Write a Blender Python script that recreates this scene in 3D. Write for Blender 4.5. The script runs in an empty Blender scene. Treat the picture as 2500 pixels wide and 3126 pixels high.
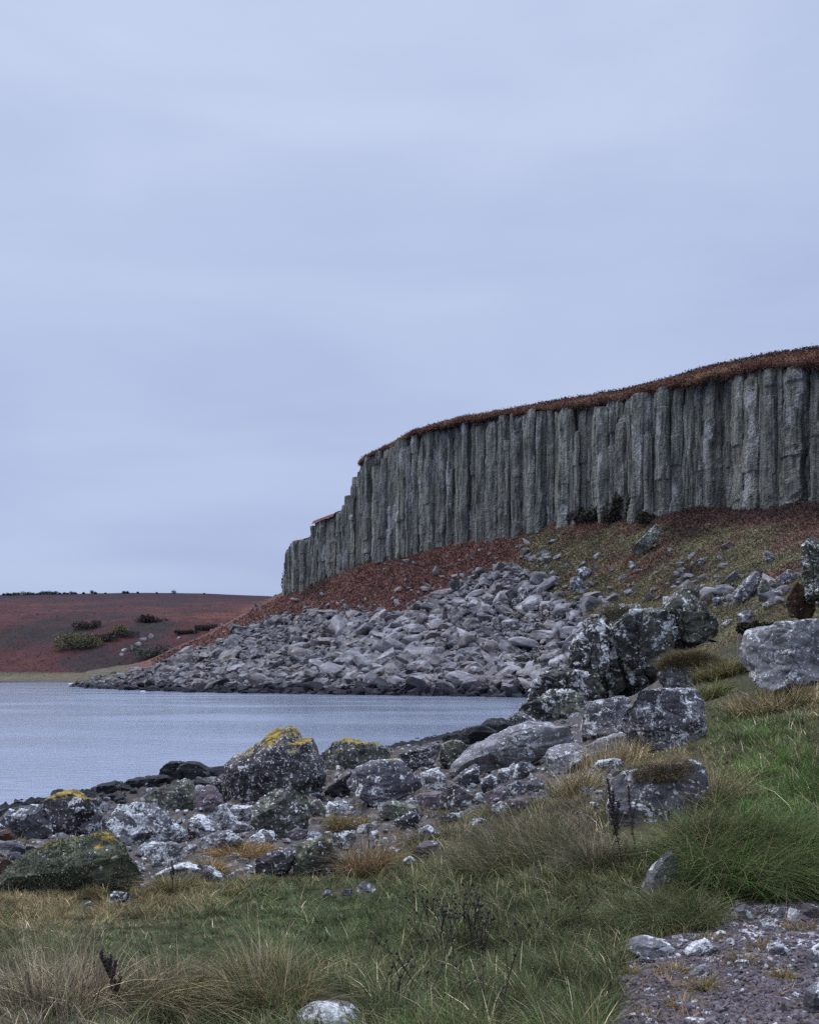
import bpy, bmesh, math, random
import numpy as np
from mathutils import Vector, Matrix
R_ = math.radians
scene = bpy.context.scene
C = scene.collection
random.seed(7)
rng = np.random.default_rng(7)

# ------------------------------------------------------------------ camera
F, CX, HY, H = 2755.0, 1250.0, 2052.0, 5.0      # focal (photo px), centre x, horizon row, eye height over the sea
cam = bpy.data.cameras.new("camera")
cam.sensor_fit = 'HORIZONTAL'; cam.sensor_width = 36.0
cam.lens = 36.0 * F / 2500.0
cam.shift_y = (HY - 1563.0) / 2500.0
cam.clip_start = 0.1; cam.clip_end = 6000
co = bpy.data.objects.new("camera", cam); C.objects.link(co)
co.location = (0, 0, H); co.rotation_euler = (R_(90), 0, 0)
scene.camera = co

# ------------------------------------------------------------------ world, sun, exposure
SUN_EL, SUN_ROT = 46.0, 282.0
w = bpy.data.worlds.new("World"); scene.world = w; w.use_nodes = True
nt = w.node_tree; nt.nodes.clear()
out = nt.nodes.new('ShaderNodeOutputWorld'); bg = nt.nodes.new('ShaderNodeBackground')
sky = nt.nodes.new('ShaderNodeTexSky'); sky.sky_type = 'NISHITA'; sky.sun_disc = False
sky.sun_elevation = R_(SUN_EL); sky.sun_rotation = R_(SUN_ROT)
tc = nt.nodes.new('ShaderNodeTexCoord')
mp = nt.nodes.new('ShaderNodeMapping'); mp.inputs['Scale'].default_value = (1.0, 1.0, 3.6); mp.inputs['Rotation'].default_value = (0, R_(10), 0)
nz = nt.nodes.new('ShaderNodeTexNoise'); nz.inputs['Scale'].default_value = 2.1; nz.inputs['Detail'].default_value = 5; nz.inputs['Roughness'].default_value = .46
nz.inputs['Distortion'].default_value = .35
rp = nt.nodes.new('ShaderNodeValToRGB')
sep = nt.nodes.new('ShaderNodeSeparateXYZ')
ma = nt.nodes.new('ShaderNodeMath'); ma.operation = 'MULTIPLY_ADD'; ma.inputs[1].default_value = 0.75; ma.inputs[2].default_value = -0.22
ad = nt.nodes.new('ShaderNodeMath'); ad.operation = 'MULTIPLY_ADD'; ad.inputs[1].default_value = 0.95
e = rp.color_ramp.elements
e[0].position = 0.25; e[0].color = (3.95, 4.78, 7.2, 1)
e[1].position = 0.95; e[1].color = (6.3, 7.15, 9.3, 1)
m = e.new(0.50); m.color = (4.85, 5.70, 8.1, 1)
mix = nt.nodes.new('ShaderNodeMixRGB'); mix.inputs[0].default_value = 0.93
bg.inputs['Strength'].default_value = 0.1
L = nt.links.new
L(tc.outputs['Generated'], mp.inputs['Vector']); L(mp.outputs['Vector'], nz.inputs['Vector'])
L(tc.outputs['Generated'], sep.inputs[0]); L(sep.outputs['Z'], ma.inputs[0])
L(nz.outputs['Fac'], ad.inputs[0]); L(ma.outputs[0], ad.inputs[2]); L(ad.outputs[0], rp.inputs['Fac'])
L(sky.outputs['Color'], mix.inputs[1]); L(rp.outputs['Color'], mix.inputs[2])
zen = nt.nodes.new('ShaderNodeMapRange'); zen.interpolation_type = 'SMOOTHSTEP'     # an overcast sky is about three times brighter overhead
for i_, v_ in ((1, .60), (2, .95), (3, 1.0), (4, 4.2)): zen.inputs[i_].default_value = v_
mulz = nt.nodes.new('ShaderNodeVectorMath'); mulz.operation = 'SCALE'
L(sep.outputs['Z'], zen.inputs[0]); L(mix.outputs['Color'], mulz.inputs[0]); L(zen.outputs[0], mulz.inputs['Scale']); L(mulz.outputs[0], bg.inputs['Color']); L(bg.outputs[0], out.inputs['Surface'])

sl = bpy.data.lights.new("sun", 'SUN'); sl.energy = 1.5; sl.angle = R_(22); sl.color = (1.0, .97, .93)
so = bpy.data.objects.new("sun", sl); C.objects.link(so)
az = R_(SUN_ROT)     # direction towards the sun: behind the camera, over the sea to the left
sd = Vector((math.sin(az) * math.cos(R_(SUN_EL)), math.cos(az) * math.cos(R_(SUN_EL)), math.sin(R_(SUN_EL))))
so.rotation_euler = sd.to_track_quat('Z', 'Y').to_euler()
scene.view_settings.view_transform = 'Standard'; scene.view_settings.look = 'None'
scene.view_settings.exposure = 0.0; scene.view_settings.gamma = 1.0
scene.cycles.use_denoising = False
scene.cycles.max_bounces = 5; scene.cycles.diffuse_bounces = 2; scene.cycles.transparent_max_bounces = 4

# ------------------------------------------------------------------ helpers: noise, meshes, projection
_perm = np.random.default_rng(3).permutation(256).astype(np.int64); _perm = np.concatenate([_perm, _perm, _perm])
_g = np.random.default_rng(4).normal(size=(256, 3)); _g /= np.linalg.norm(_g, axis=1)[:, None]

def perlin(x, y, z):
    x, y, z = np.broadcast_arrays(np.asarray(x, float), np.asarray(y, float), np.asarray(z, float))
    xi, yi, zi = np.floor(x).astype(np.int64), np.floor(y).astype(np.int64), np.floor(z).astype(np.int64)
    xf, yf, zf = x - xi, y - yi, z - zi
    xi &= 255; yi &= 255; zi &= 255
    f = lambda t: t * t * t * (t * (t * 6 - 15) + 10)
    u, v, ww = f(xf), f(yf), f(zf)
    def gr(a, b, c):
        i = _perm[_perm[_perm[xi + a] + yi + b] + zi + c]
        g = _g[i]
        return g[..., 0] * (xf - a) + g[..., 1] * (yf - b) + g[..., 2] * (zf - c)
    def l(a, b, t): return a + t * (b - a)
    return 1.5 * l(l(l(gr(0,0,0), gr(1,0,0), u), l(gr(0,1,0), gr(1,1,0), u), v),
             l(l(gr(0,0,1), gr(1,0,1), u), l(gr(0,1,1), gr(1,1,1), u), v), ww)

def fbm(x, y, z, o=4, rough=.5, ridged=False):
    s, a, t = 0, 1.0, 0
    for k in range(o):
        n = perlin(x * 2**k + 17.3 * k, y * 2**k + 5.1 * k, z * 2**k + 9.7 * k)
        if ridged: n = 1 - 2 * np.abs(n)
        s = s + a * n; t += a; a *= rough
    return s / t

def mesh_np(name, v, quads=None, tris=None, smooth=False, mat=None, col=None, attrs=None):
    me = bpy.data.meshes.new(name)
    v = np.asarray(v, np.float32)
    me.vertices.add(len(v)); me.vertices.foreach_set('co', v.ravel())
    li, st, n = [], [], 0
    if quads is not None and len(quads):
        q = np.asarray(quads, np.int32); li.append(q.ravel()); st.append(np.arange(len(q), dtype=np.int32) * 4); n = len(q) * 4
    if tris is not None and len(tris):
        t = np.asarray(tris, np.int32); li.append(t.ravel()); st.append(n + np.arange(len(t), dtype=np.int32) * 3)
    li = np.concatenate(li); st = np.concatenate(st)
    me.loops.add(len(li)); me.loops.foreach_set('vertex_index', li)
    me.polygons.add(len(st)); me.polygons.foreach_set('loop_start', st)
    me.polygons.foreach_set('use_smooth', np.full(len(st), smooth, dtype=bool))
    me.update(calc_edges=True); me.validate()
    if col is not None:
        a = me.color_attributes.new('col', 'FLOAT_COLOR', 'POINT')
        c4 = np.ones((len(v), 4), np.float32); c4[:, :3] = col
        a.data.foreach_set('color', c4.ravel())
    for k, val in (attrs or {}).items():
        a = me.attributes.new(k, 'FLOAT', 'POINT'); a.data.foreach_set('value', np.asarray(val, np.float32))
    if mat: me.materials.append(mat)
    return me

def link(name, me, loc=(0, 0, 0), parent=None):
    o = bpy.data.objects.new(name, me); C.objects.link(o); o.location = loc
    if parent: o.parent = parent
    return o

def tag(o, label=None, cat=None, group=None, kind=None):
    if label: o['label'] = label
    if cat: o['category'] = cat
    if group: o['group'] = group
    if kind: o['kind'] = kind
    return o

def empty(name, loc, label, cat, group=None):
    o = bpy.data.objects.new(name, None); C.objects.link(o); o.location = loc
    o.empty_display_size = .2
    return tag(o, label, cat, group)

def W(px, py, Y): return np.array([(px - CX) / F * Y, Y, H - (py - HY) / F * Y])
def D(px, py, Y): return W(px * 1.45, py * 1.45, Y)
CROPS = {'A': (0, 2300, 2.873), 'B': (500, 2200, 2.873), 'C': (1000, 2200, 2.873), 'E': (1600, 2000, 2.463),
         'F': (1550, 1700, 2.463), 'G': (1900, 1550, 2.873), 'H': (1800, 2550, 2.463), 'J': (600, 2550, 2.463), 'S': (0, 0, 1), 'D': (0, 0, 1 / 1.45)}
def crop(k, pts):
    x0, y0, s = CROPS[k]; p = np.asarray(pts, float)
    return np.stack([x0 + p[:, 0] / s, y0 + p[:, 1] / s], 1)

def grid_quads(n, m):     # n rows, m columns
    i = np.arange(n * m).reshape(n, m)
    return np.stack([i[:-1, :-1], i[:-1, 1:], i[1:, 1:], i[1:, :-1]], -1).reshape(-1, 4)

def inpoly(px, py, poly):
    poly = np.asarray(poly, float); r = np.zeros(np.shape(px), bool); n = len(poly)
    for i in range(n):
        x1, y1 = poly[i]; x2, y2 = poly[(i + 1) % n]
        if y1 == y2: continue
        c = ((y1 > py) != (y2 > py)) & (px < (x2 - x1) * (py - y1) / (y2 - y1) + x1)
        r ^= c
    return r
def sstep(a, b, x):
    t = np.clip((x - a) / (b - a), 0, 1); return t * t * (3 - 2 * t)

# ------------------------------------------------------------------ materials
class NB:
    def __init__(s, name):
        s.m = bpy.data.materials.new(name); s.m.use_nodes = True; s.t = s.m.node_tree; s.t.nodes.clear()
        s.out = s.n('OutputMaterial'); s.p = s.n('BsdfPrincipled'); s.l(s.p.outputs[0], s.out.inputs['Surface'])
    def n(s, k): return s.t.nodes.new('ShaderNode' + k)
    def l(s, a, b): s.t.links.new(a, b)
    def setin(s, sock, v):
        if isinstance(v, bpy.types.NodeSocket): s.l(v, sock)
        elif v is not None: sock.default_value = v
    def math(s, op, a, b=None, c=None, clamp=False):
        n = s.n('Math'); n.operation = op; n.use_clamp = clamp
        s.setin(n.inputs[0], a); s.setin(n.inputs[1], b)
        if c is not None: s.setin(n.inputs[2], c)
        return n.outputs[0]
    def noise(s, vec, sc, det=5, ro=.55, dist=0):
        n = s.n('TexNoise'); s.l(vec, n.inputs['Vector']); n.inputs['Scale'].default_value = sc; n.inputs['Detail'].default_value = det
        n.inputs['Roughness'].default_value = ro; n.inputs['Distortion'].default_value = dist; return n.outputs['Fac']
    def vor(s, vec, sc, out='Distance', rnd=1):
        n = s.n('TexVoronoi'); s.l(vec, n.inputs['Vector']); n.inputs['Scale'].default_value = sc; n.inputs['Randomness'].default_value = rnd; return n.outputs[out]
    def ramp(s, f, a, b, lo=0, hi=1):
        n = s.n('MapRange'); n.interpolation_type = 'SMOOTHSTEP'; s.l(f, n.inputs[0])
        n.inputs[1].default_value = a; n.inputs[2].default_value = b; n.inputs[3].default_value = lo; n.inputs[4].default_value = hi; return n.outputs[0]
    def mix(s, f, a, b, mode='MIX'):
        n = s.n('MixRGB'); n.blend_type = mode; s.setin(n.inputs[0], f)
        for k, v in ((1, a), (2, b)):
            s.setin(n.inputs[k], v if isinstance(v, bpy.types.NodeSocket) else (*v, 1))
        return n.outputs[0]
    def attr(s, name):
        n = s.n('Attribute'); n.attribute_name = name; return n
    def scale(s, vec, v):
        n = s.n('VectorMath'); n.operation = 'MULTIPLY'; s.l(vec, n.inputs[0]); n.inputs[1].default_value = v; return n.outputs[0]
    def bump(s, h, st=.5, d=.05, nrm=None):
        n = s.n('Bump'); n.inputs['Strength'].default_value = st; n.inputs['Distance'].default_value = d; s.l(h, n.inputs['Height'])
        if nrm: s.l(nrm, n.inputs['Normal'])
        return n.outputs[0]

def coords(b, rand=True):
    t = b.n('TexCoord')
    if not rand: return t.outputs['Object']
    oi = b.n('ObjectInfo'); v = b.n('VectorMath'); v.operation = 'SCALE'; v.inputs[0].default_value = (37, 53, 71); b.l(oi.outputs['Random'], v.inputs['Scale'])
    a = b.n('VectorMath'); a.operation = 'ADD'; b.l(t.outputs['Object'], a.inputs[0]); b.l(v.outputs[0], a.inputs[1]); return a.outputs[0]

_rm = {}
ROCKS = {  # dark, light, white lichen cover, spots, green cover, roughness
    'grey':   ((.046, .044, .050), (.18, .17, .182), .49, .30, .10, .9),
    'pale':   ((.060, .056, .060), (.24, .23, .24), .62, .50, .14, .9),
    'bare':   ((.10, .096, .10), (.29, .28, .29), .42, .25, .05, .9),
    'crag':   ((.030, .030, .028), (.12, .118, .105), .50, .25, .50, .95),
    'dark':   ((.006, .006, .008), (.024, .024, .028), .0, .04, .05, .7),
    'green':  ((.036, .036, .030), (.15, .15, .13), .34, .36, .62, .95),
    'speck':  ((.022, .020, .022), (.105, .096, .098), .30, .60, .12, .9),
    'purple': ((.085, .068, .075), (.21, .17, .185), .22, .16, .06, .9),
    'rust':   ((.028, .016, .010), (.10, .052, .03), .05, .08, .10, .9),
    'moss':   ((.09, .10, .07), (.25, .27, .19), .2, .2, .5, 1),
    'shag':   ((.040, .044, .032), (.12, .13, .09), .10, .12, .75, 1),
}
def rock_mat(kind, yellow=0.0, sc=1.0):
    key = (kind, yellow, sc)
    if key in _rm: return _rm[key]
    dk, lt, wc, sp, gc, ro = ROCKS[kind]
    b = NB('rock_%s_%d_%d' % (kind, yellow * 100, sc * 100)); v = coords(b)
    v = b.scale(v, (sc, sc, sc))
    n1 = b.noise(v, 2.2, 8, .62); nf = b.noise(v, 26, 4, .6); n3 = b.noise(v, 7, 6, .6, .5)
    base = b.mix(b.ramp(n1, .36, .66), dk, lt)
    base = b.mix(b.ramp(nf, .35, .7), b.mix(.55, base, dk), base)
    # grey green crust
    g = b.math('MULTIPLY', b.ramp(b.noise(v, 3.1, 8, .65), .66 - gc * .28, .78 - gc * .28), .85)
    gcol = b.mix(b.ramp(n3, .4, .65), (.075, .082, .045), (.21, .22, .15))
    colr = b.mix(g, base, gcol)
    # white crust in broad ragged patches, and rounder spots
    cr = b.math('ADD', b.noise(v, 3.4, 10, .72, .4), b.math('MULTIPLY_ADD', nf, .16, -.08))
    white = b.ramp(cr, .68 - wc * .30, .715 - wc * .30)
    dv = b.n('VectorMath'); dv.operation = 'MULTIPLY_ADD'
    nzv = b.n('TexNoise'); nzv.inputs['Scale'].default_value = 9; nzv.inputs['Detail'].default_value = 3; b.l(v, nzv.inputs['Vector'])
    b.l(nzv.outputs['Color'], dv.inputs[0]); dv.inputs[1].default_value = (.22,) * 3; b.l(v, dv.inputs[2])
    vn = b.n('TexVoronoi'); vn.inputs['Scale'].default_value = 7.5; b.l(dv.outputs[0], vn.inputs['Vector'])
    sc_ = b.n('SeparateColor'); b.l(vn.outputs['Color'], sc_.inputs[0])
    on = b.math('LESS_THAN', sc_.outputs[0], sp * .55)
    rad = b.math('MULTIPLY_ADD', sc_.outputs[1], .38, .08)
    spot = b.math('MULTIPLY', on, b.ramp(b.math('SUBTRACT', rad, vn.outputs['Distance']), -.03, .05))
    vn2 = b.n('TexVoronoi'); vn2.inputs['Scale'].default_value = 19; b.l(dv.outputs[0], vn2.inputs['Vector'])
    sc2 = b.n('SeparateColor'); b.l(vn2.outputs['Color'], sc2.inputs[0])
    spot2 = b.math('MULTIPLY', b.math('LESS_THAN', sc2.outputs[0], sp * .8), b.ramp(vn2.outputs['Distance'], .42, .3))
    wm = b.math('MAXIMUM', white, b.math('MAXIMUM', spot, spot2))
    wcol = b.mix(b.ramp(nf, .36, .6), (.29, .295, .29), (.64, .65, .64))
    colr = b.mix(b.math('MULTIPLY', wm, .9), colr, wcol)
    if yellow > 0:
        h = b.attr('h').outputs['Fac']
        geo = b.n('NewGeometry'); sx = b.n('SeparateXYZ'); b.l(geo.outputs['Normal'], sx.inputs[0])
        f = b.math('ADD', b.math('MULTIPLY', h, .55), b.math('MULTIPLY_ADD', sx.outputs['Z'], .28, 0))
        f = b.math('ADD', f, b.math('MULTIPLY_ADD', b.noise(v, 2.6, 9, .68), .9, -.45))
        ym = b.ramp(f, 1.0 - yellow * .5, 1.06 - yellow * .5)
        ycol = b.mix(b.ramp(n3, .42, .6), (.10, .085, .03), (.40, .25, .035))
        colr = b.mix(b.math('MULTIPLY', ym, .92), colr, ycol)
    b.l(colr, b.p.inputs['Base Color'])
    b.p.inputs['Roughness'].default_value = ro; b.p.inputs['Specular IOR Level'].default_value = .25 if kind != 'dark' else .3
    hgt = b.math('ADD', b.math('MULTIPLY', n3, .7), b.math('ADD', b.math('MULTIPLY', nf, .35), b.math('MULTIPLY', wm, .12)))
    b.l(b.bump(hgt, .85, .055 / sc), b.p.inputs['Normal'])
    _rm[key] = b.m; return b.m

def leaf_mat(name, rough=.7, trans=.12, var=.25):
    b = NB(name); a = b.attr('col').outputs['Color']; t = b.n('TexCoord')
    n = b.noise(t.outputs['Object'], 9, 3)
    c = b.mix(1.0, a, b.mix(n, (1 - var,) * 3, (1 + var,) * 3), 'MULTIPLY')
    b.l(c, b.p.inputs['Base Color']); b.p.inputs['Roughness'].default_value = rough; b.p.inputs['Specular IOR Level'].default_value = .2
    tr = b.n('BsdfTranslucent'); b.l(c, tr.inputs[0]); mx = b.n('MixShader'); mx.inputs[0].default_value = trans
    b.l(b.p.outputs[0], mx.inputs[1]); b.l(tr.outputs[0], mx.inputs[2]); b.l(mx.outputs[0], b.out.inputs['Surface'])
    return b.m
M_grass = leaf_mat('grass_blades', .65, .2)
M_leaf = leaf_mat('leaves', .8, .1)

def ground_mat(name, sc, bump_d, var=.5, fine=None):     # colour field on the vertices, broken up by noise
    b = NB(name); t = coords(b, False); a = b.attr('col').outputs['Color']
    n1 = b.noise(t, sc, 8, .65); n2 = b.noise(t, sc * 6.3, 5, .6)
    k = b.math('ADD', b.math('MULTIPLY', n1, .6), b.math('MULTIPLY', n2, .4))
    c = b.mix(1.0, a, b.mix(b.ramp(k, .3, .7), (1 - var,) * 3, (1 + var,) * 3), 'MULTIPLY')
    b.l(c, b.p.inputs['Base Color']); b.p.inputs['Roughness'].default_value = .95; b.p.inputs['Specular IOR Level'].default_value = .15
    b.l(b.bump(k, .9, bump_d), b.p.inputs['Normal']); return b.m

# ------------------------------------------------------------------ near shore: one sheet from control points (thin plate spline)
ctl = []
def cp(px, py, Y): ctl.append(D(px, py, Y))
def cz(px, Y, z): ctl.append(np.array([(px * 1.45 - CX) / F * Y, Y, z]))
for x, Y in ((-300, 3.1), (400, 3.1), (862, 3.1), (1300, 3.0), (2000, 3.0)): cp(x, 2310, Y)
for x, Y in ((-200, 4.2), (400, 4.2), (862, 4.1), (1300, 4.0), (1724, 3.9), (1950, 3.9)): cp(x, 2156, Y)
for x, Y in ((-150, 6.2), (200, 6.2), (500, 6.1), (862, 6.0), (1300, 5.7), (1724, 5.5), (1950, 5.4)): cp(x, 2000, Y)
for x, Y in ((-200, 9.0), (0, 9.0), (300, 9.0), (600, 8.8), (862, 8.2), (1200, 7.3), (1450, 6.9), (1724, 6.7), (1900, 6.6)): cp(x, 1900, Y)
for x, Y in ((-150, 13), (150, 12.8), (450, 12.3), (700, 12.3), (900, 11.3), (1200, 9.2), (1400, 8.4), (1600, 7.9), (1724, 7.7), (1950, 7.6)): cp(x, 1800, Y)
for x, Y in ((0, 20), (200, 19.5)): cp(x, 1750, Y)
for x, Y in ((450, 20), (600, 19), (862, 17.5), (1000, 15), (1200, 12.2), (1400, 10.4), (1600, 9.4), (1724, 9.2), (1950, 9)): cp(x, 1700, Y)
for x, Y in ((700, 27), (900, 24), (1150, 18), (1300, 15), (1500, 12.2), (1724, 11), (1950, 10.8)): cp(x, 1640, Y)
for x, Y in ((1000, 38), (1200, 30), (1400, 22), (1550, 16.5), (1724, 14), (1950, 13.5)): cp(x, 1570, Y)
for x, Y in ((1300, 40), (1500, 24), (1724, 18), (1950, 17)): cp(x, 1520, Y)
for x, Y in ((1550, 31), (1724, 24), (1950, 22)): cp(x, 1470, Y)
for x, Y in ((1500, 48), (1724, 34)): cp(x, 1420, Y)
for x, Y in ((1560, 62), (1724, 50), (1950, 42)): cp(x, 1350, Y)
cp(1724, 1300, 68); cz(1950, 66, 9.6); cz(1724, 95, 8.5); cz(1500, 95, 4); cz(1950, 95, 9)
for x, Y, z in ((0, 33, 0), (250, 39, 0), (470, 46, 0), (700, 54, 0), (860, 63, 0), (950, 73, 0), (1110, 98, .3), (-300, 20, .6), (-300, 28, -.6), (0, 40, -1),
                (250, 48, -1), (500, 57, -1), (860, 78, -1.1), (1000, 100, -1.2), (1000, 130, -2), (0, 60, -2.5), (500, 100, -4), (0, 120, -5), (-300, 70, -4),
                (1300, 75, 2), (1150, 75, .6), (1450, 75, 5), (1250, 130, -1.5), (1400, 130, -1), (700, 130, -4)): cz(x, Y, z)
ctl = np.array(ctl)
# spline in (u = X/Y, log Y): keeps near and far equally smooth
def tq(X, Y): return np.clip(X / Y, -.64, .60) * 2.2, np.log(np.maximum(Y, 2.9))
cu, cv = tq(ctl[:, 0], ctl[:, 1])
def tps_k(r2): return np.where(r2 > 0, r2 * np.log(r2 + 1e-12), 0)
n = len(ctl); K = tps_k((cu[:, None] - cu) ** 2 + (cv[:, None] - cv) ** 2) + np.eye(n) * 1e-3
P = np.stack([np.ones(n), cu, cv], 1)
Amat = np.block([[K, P], [P.T, np.zeros((3, 3))]])
sol = np.linalg.solve(Amat, np.concatenate([ctl[:, 2], np.zeros(3)]))
mounds = []    # (X, Y, radius x, radius y, height): tussock hummocks
def tps(X, Y):
    u, v = tq(X, Y); z = sol[n] + sol[n + 1] * u + sol[n + 2] * v
    for i in range(n): z = z + sol[i] * tps_k((u - cu[i]) ** 2 + (v - cv[i]) ** 2)
    return z

NU, NY = 640, 520
us = np.linspace(-1.25, 1.05, NU); ys = np.geomspace(1.6, 118, NY)
YY, UU = np.meshgrid(ys, us, indexing='ij'); XX = UU * YY
ZB = tps(XX, YY)
def sample_grid(Z, X, Y):
    u = np.clip((X / Y - us[0]) / (us[-1] - us[0]) * (NU - 1), 0, NU - 1.001); k = np.clip(np.log(Y / ys[0]) / np.log(ys[-1] / ys[0]) * (NY - 1), 0, NY - 1.001)
    i, j = np.floor(k).astype(int), np.floor(u).astype(int); a, b = k - i, u - j
    return (Z[i, j] * (1 - a) * (1 - b) + Z[i + 1, j] * a * (1 - b) + Z[i, j + 1] * (1 - a) * b + Z[i + 1, j + 1] * a * b)
class Hit:
    def __init__(s, Z):
        s.Z = Z; s.py = HY + (H - Z) * F / YY; s.run = np.minimum.accumulate(s.py, 0)
    def many(s, px, py):
        px = np.asarray(px, float); py = np.asarray(py, float)
        j = np.clip(np.rint(((px - CX) / F - us[0]) / (us[-1] - us[0]) * (NU - 1)), 0, NU - 1).astype(int)
        k = np.zeros(len(px), int); fr = np.zeros(len(px)); o = np.argsort(j); b = np.searchsorted(j[o], np.arange(NU + 1))
        for c in range(NU):
            ii = o[b[c]:b[c + 1]]
            if len(ii) == 0: continue
            kk = np.clip(np.searchsorted(-s.run[:, c], -py[ii]), 1, NY - 1)
            a0, a1 = s.run[kk - 1, c], s.run[kk, c]
            k[ii] = kk; fr[ii] = np.clip((a0 - py[ii]) / np.maximum(a0 - a1, 1e-6), 0, 1)
        Y = ys[k - 1] * (ys[k] / ys[k - 1]) ** fr
        X = (px - CX) / F * Y
        return X, Y, sample_grid(s.Z, X, Y)
    def one(s, px, py):
        X, Y, z = s.many([px], [py]); return float(X[0]), float(Y[0]), float(z[0])
hit = Hit(ZB)
# hummocks under the big tussocks  (D px x, base y, width px, height m)
for px, py, wpx, hm in ((1590, 1830, 170, .30), (1130, 1790, 200, .16), (1350, 1720, 110, .14), (330, 2110, 160, .10), (120, 2100, 200, .08), (570, 2120, 110, .10),
                        (1680, 1640, 150, .2), (1560, 1560, 120, .12), (1430, 1880, 130, .12), (1480, 1400, 90, .4), (1640, 1530, 140, .15), (1000, 2000, 150, .08), (1250, 1850, 140, .07)):
    X, Y, z = hit.one(px * 1.45, py * 1.45); r = wpx * 1.45 / F * Y
    ZB = ZB + hm * np.exp(-((XX - X) ** 2 / (r * r) + (YY - Y - r * .5) ** 2 / (r * r)))
ZB = ZB + fbm(XX * 1.1, YY * 1.1, 0 * XX, 4) * .05 * np.clip(YY / 8, .6, 2.5) + fbm(XX * .35, YY * .35, 3 + 0 * XX, 3) * .06 * np.clip(YY / 10, .4, 3)
GRAVEL = [(1250, 2300), (1290, 2156), (1305, 2080), (1325, 2000), (1450, 1960), (1530, 1905), (1600, 1890), (1730, 1905), (1790, 1925), (1840, 2000), (1830, 2160), (1800, 2300)]
def gravel_field(dx, dy):
    wob = fbm(dx / 60, dy / 40, 0 * dx + 2, 3) * 40
    wob2 = fbm(dx / 14, dy / 9, 0 * dx + 9, 2) * 22; g = inpoly(dx + wob + wob2, dy + wob * .6 + wob2 * .5, GRAVEL); return g.astype(float)
ROCKX = [-300, 0, 250, 300, 480, 600, 760, 900, 930, 1050, 1200, 1260, 1300, 1330, 1360, 1420, 1480, 1520]
ROCKY = [1880, 1885, 1855, 1868, 1850, 1838, 1800, 1775, 1725, 1695, 1668, 1690, 1640, 1600, 1575, 1550, 1500, 1380]
def rocky_field(dx, dy):
    yl = np.interp(dx, ROCKX, ROCKY) + fbm(dx / 50, dy / 50, 0 * dx + 8, 3) * 25
    return sstep(8, -8, dy - yl) * sstep(1500, 1460, dx) * np.where(dx > 1350, sstep(1400, 1450, dy), 1)
DX, DY = (CX + UU * F) / 1.45, hit.py / 1.45
DY = (HY + (H - ZB) * F / YY) / 1.45
gv, rk = gravel_field(DX, DY), rocky_field(DX, DY)
ZB = ZB + gv * (fbm(XX * 9, YY * 9, 0 * XX, 3, .6) * .022 + fbm(XX * 2.5, YY * 2.5, 0 * XX + 4, 2) * .03) + rk * fbm(XX * 1.6, YY * 1.6, 5 + 0 * XX, 4, .6) * .26 * np.clip(YY / 14, .5, 2)
hit = Hit(ZB)
nA = fbm(XX * .9, YY * .9, 0 * XX + 1, 4); nB = fbm(XX * 4, YY * 4, 0 * XX + 6, 3)
t = np.clip(.5 + nA * .9, 0, 1)[..., None]
colg = np.array([.022, .026, .012]) * (1 - t) + np.array([.060, .050, .026]) * t
peb = np.clip(.5 + nB, 0, 1)[..., None]
colr = np.array([.025, .023, .024]) * (1 - peb) + np.array([.12, .108, .11]) * peb
tan = np.clip(.5 + nA * 2.0, 0, 1)[..., None]
wl_ = sstep(.20, .34, fbm(XX * 5, YY * 5, 0 * XX + 13, 4, .65) + .3 * nA)[..., None]; colr = colr * (1 - wl_ * .8) + np.array([.30, .30, .31]) * wl_ * .8
tan = tan * .5 * (1 - wl_ * .7); colr2 = colr * (1 - tan) + np.array([.085, .060, .032]) * tan
wet = sstep(1.5, .7, ZB)[..., None]
col = colg * (1 - gv[..., None]) + (np.array([.085, .068, .074]) * (.4 + 1.1 * peb) + np.array([.30, .30, .31]) * sstep(.16, .3, fbm(XX * 7, YY * 7, 0 * XX + 19, 4, .65) + .35 * sstep(2080, 1950, DY) - .12)[..., None]) * gv[..., None]
col = col * (1 - rk[..., None]) + colr2 * rk[..., None]
col = col * (1 - wet) + np.array([.014, .014, .016]) * wet
me = mesh_np('shore_ground', np.stack([XX, YY, ZB], -1).reshape(-1, 3), grid_quads(NY, NU), smooth=True, mat=ground_mat('shore_ground', 5, .03, .45), col=col.reshape(-1, 3))
tag(link('shore_ground', me), 'grassy shore bank with bare earth and stones', 'ground', kind='structure')

# ------------------------------------------------------------------ sea
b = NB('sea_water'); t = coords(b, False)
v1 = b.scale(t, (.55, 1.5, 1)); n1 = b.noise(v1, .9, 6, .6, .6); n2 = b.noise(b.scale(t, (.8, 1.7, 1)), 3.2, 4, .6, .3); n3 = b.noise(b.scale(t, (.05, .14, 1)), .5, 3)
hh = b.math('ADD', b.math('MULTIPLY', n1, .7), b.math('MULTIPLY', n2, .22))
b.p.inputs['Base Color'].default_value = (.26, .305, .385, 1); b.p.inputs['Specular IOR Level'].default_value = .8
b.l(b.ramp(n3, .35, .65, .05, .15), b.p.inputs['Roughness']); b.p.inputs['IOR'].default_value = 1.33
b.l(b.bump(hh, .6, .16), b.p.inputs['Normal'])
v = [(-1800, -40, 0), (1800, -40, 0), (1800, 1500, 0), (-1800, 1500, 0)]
tag(link('sea', mesh_np('sea', v, [(0, 1, 2, 3)], mat=b.m)), 'calm pale grey sea in the bay', 'sea', kind='structure')

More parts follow.
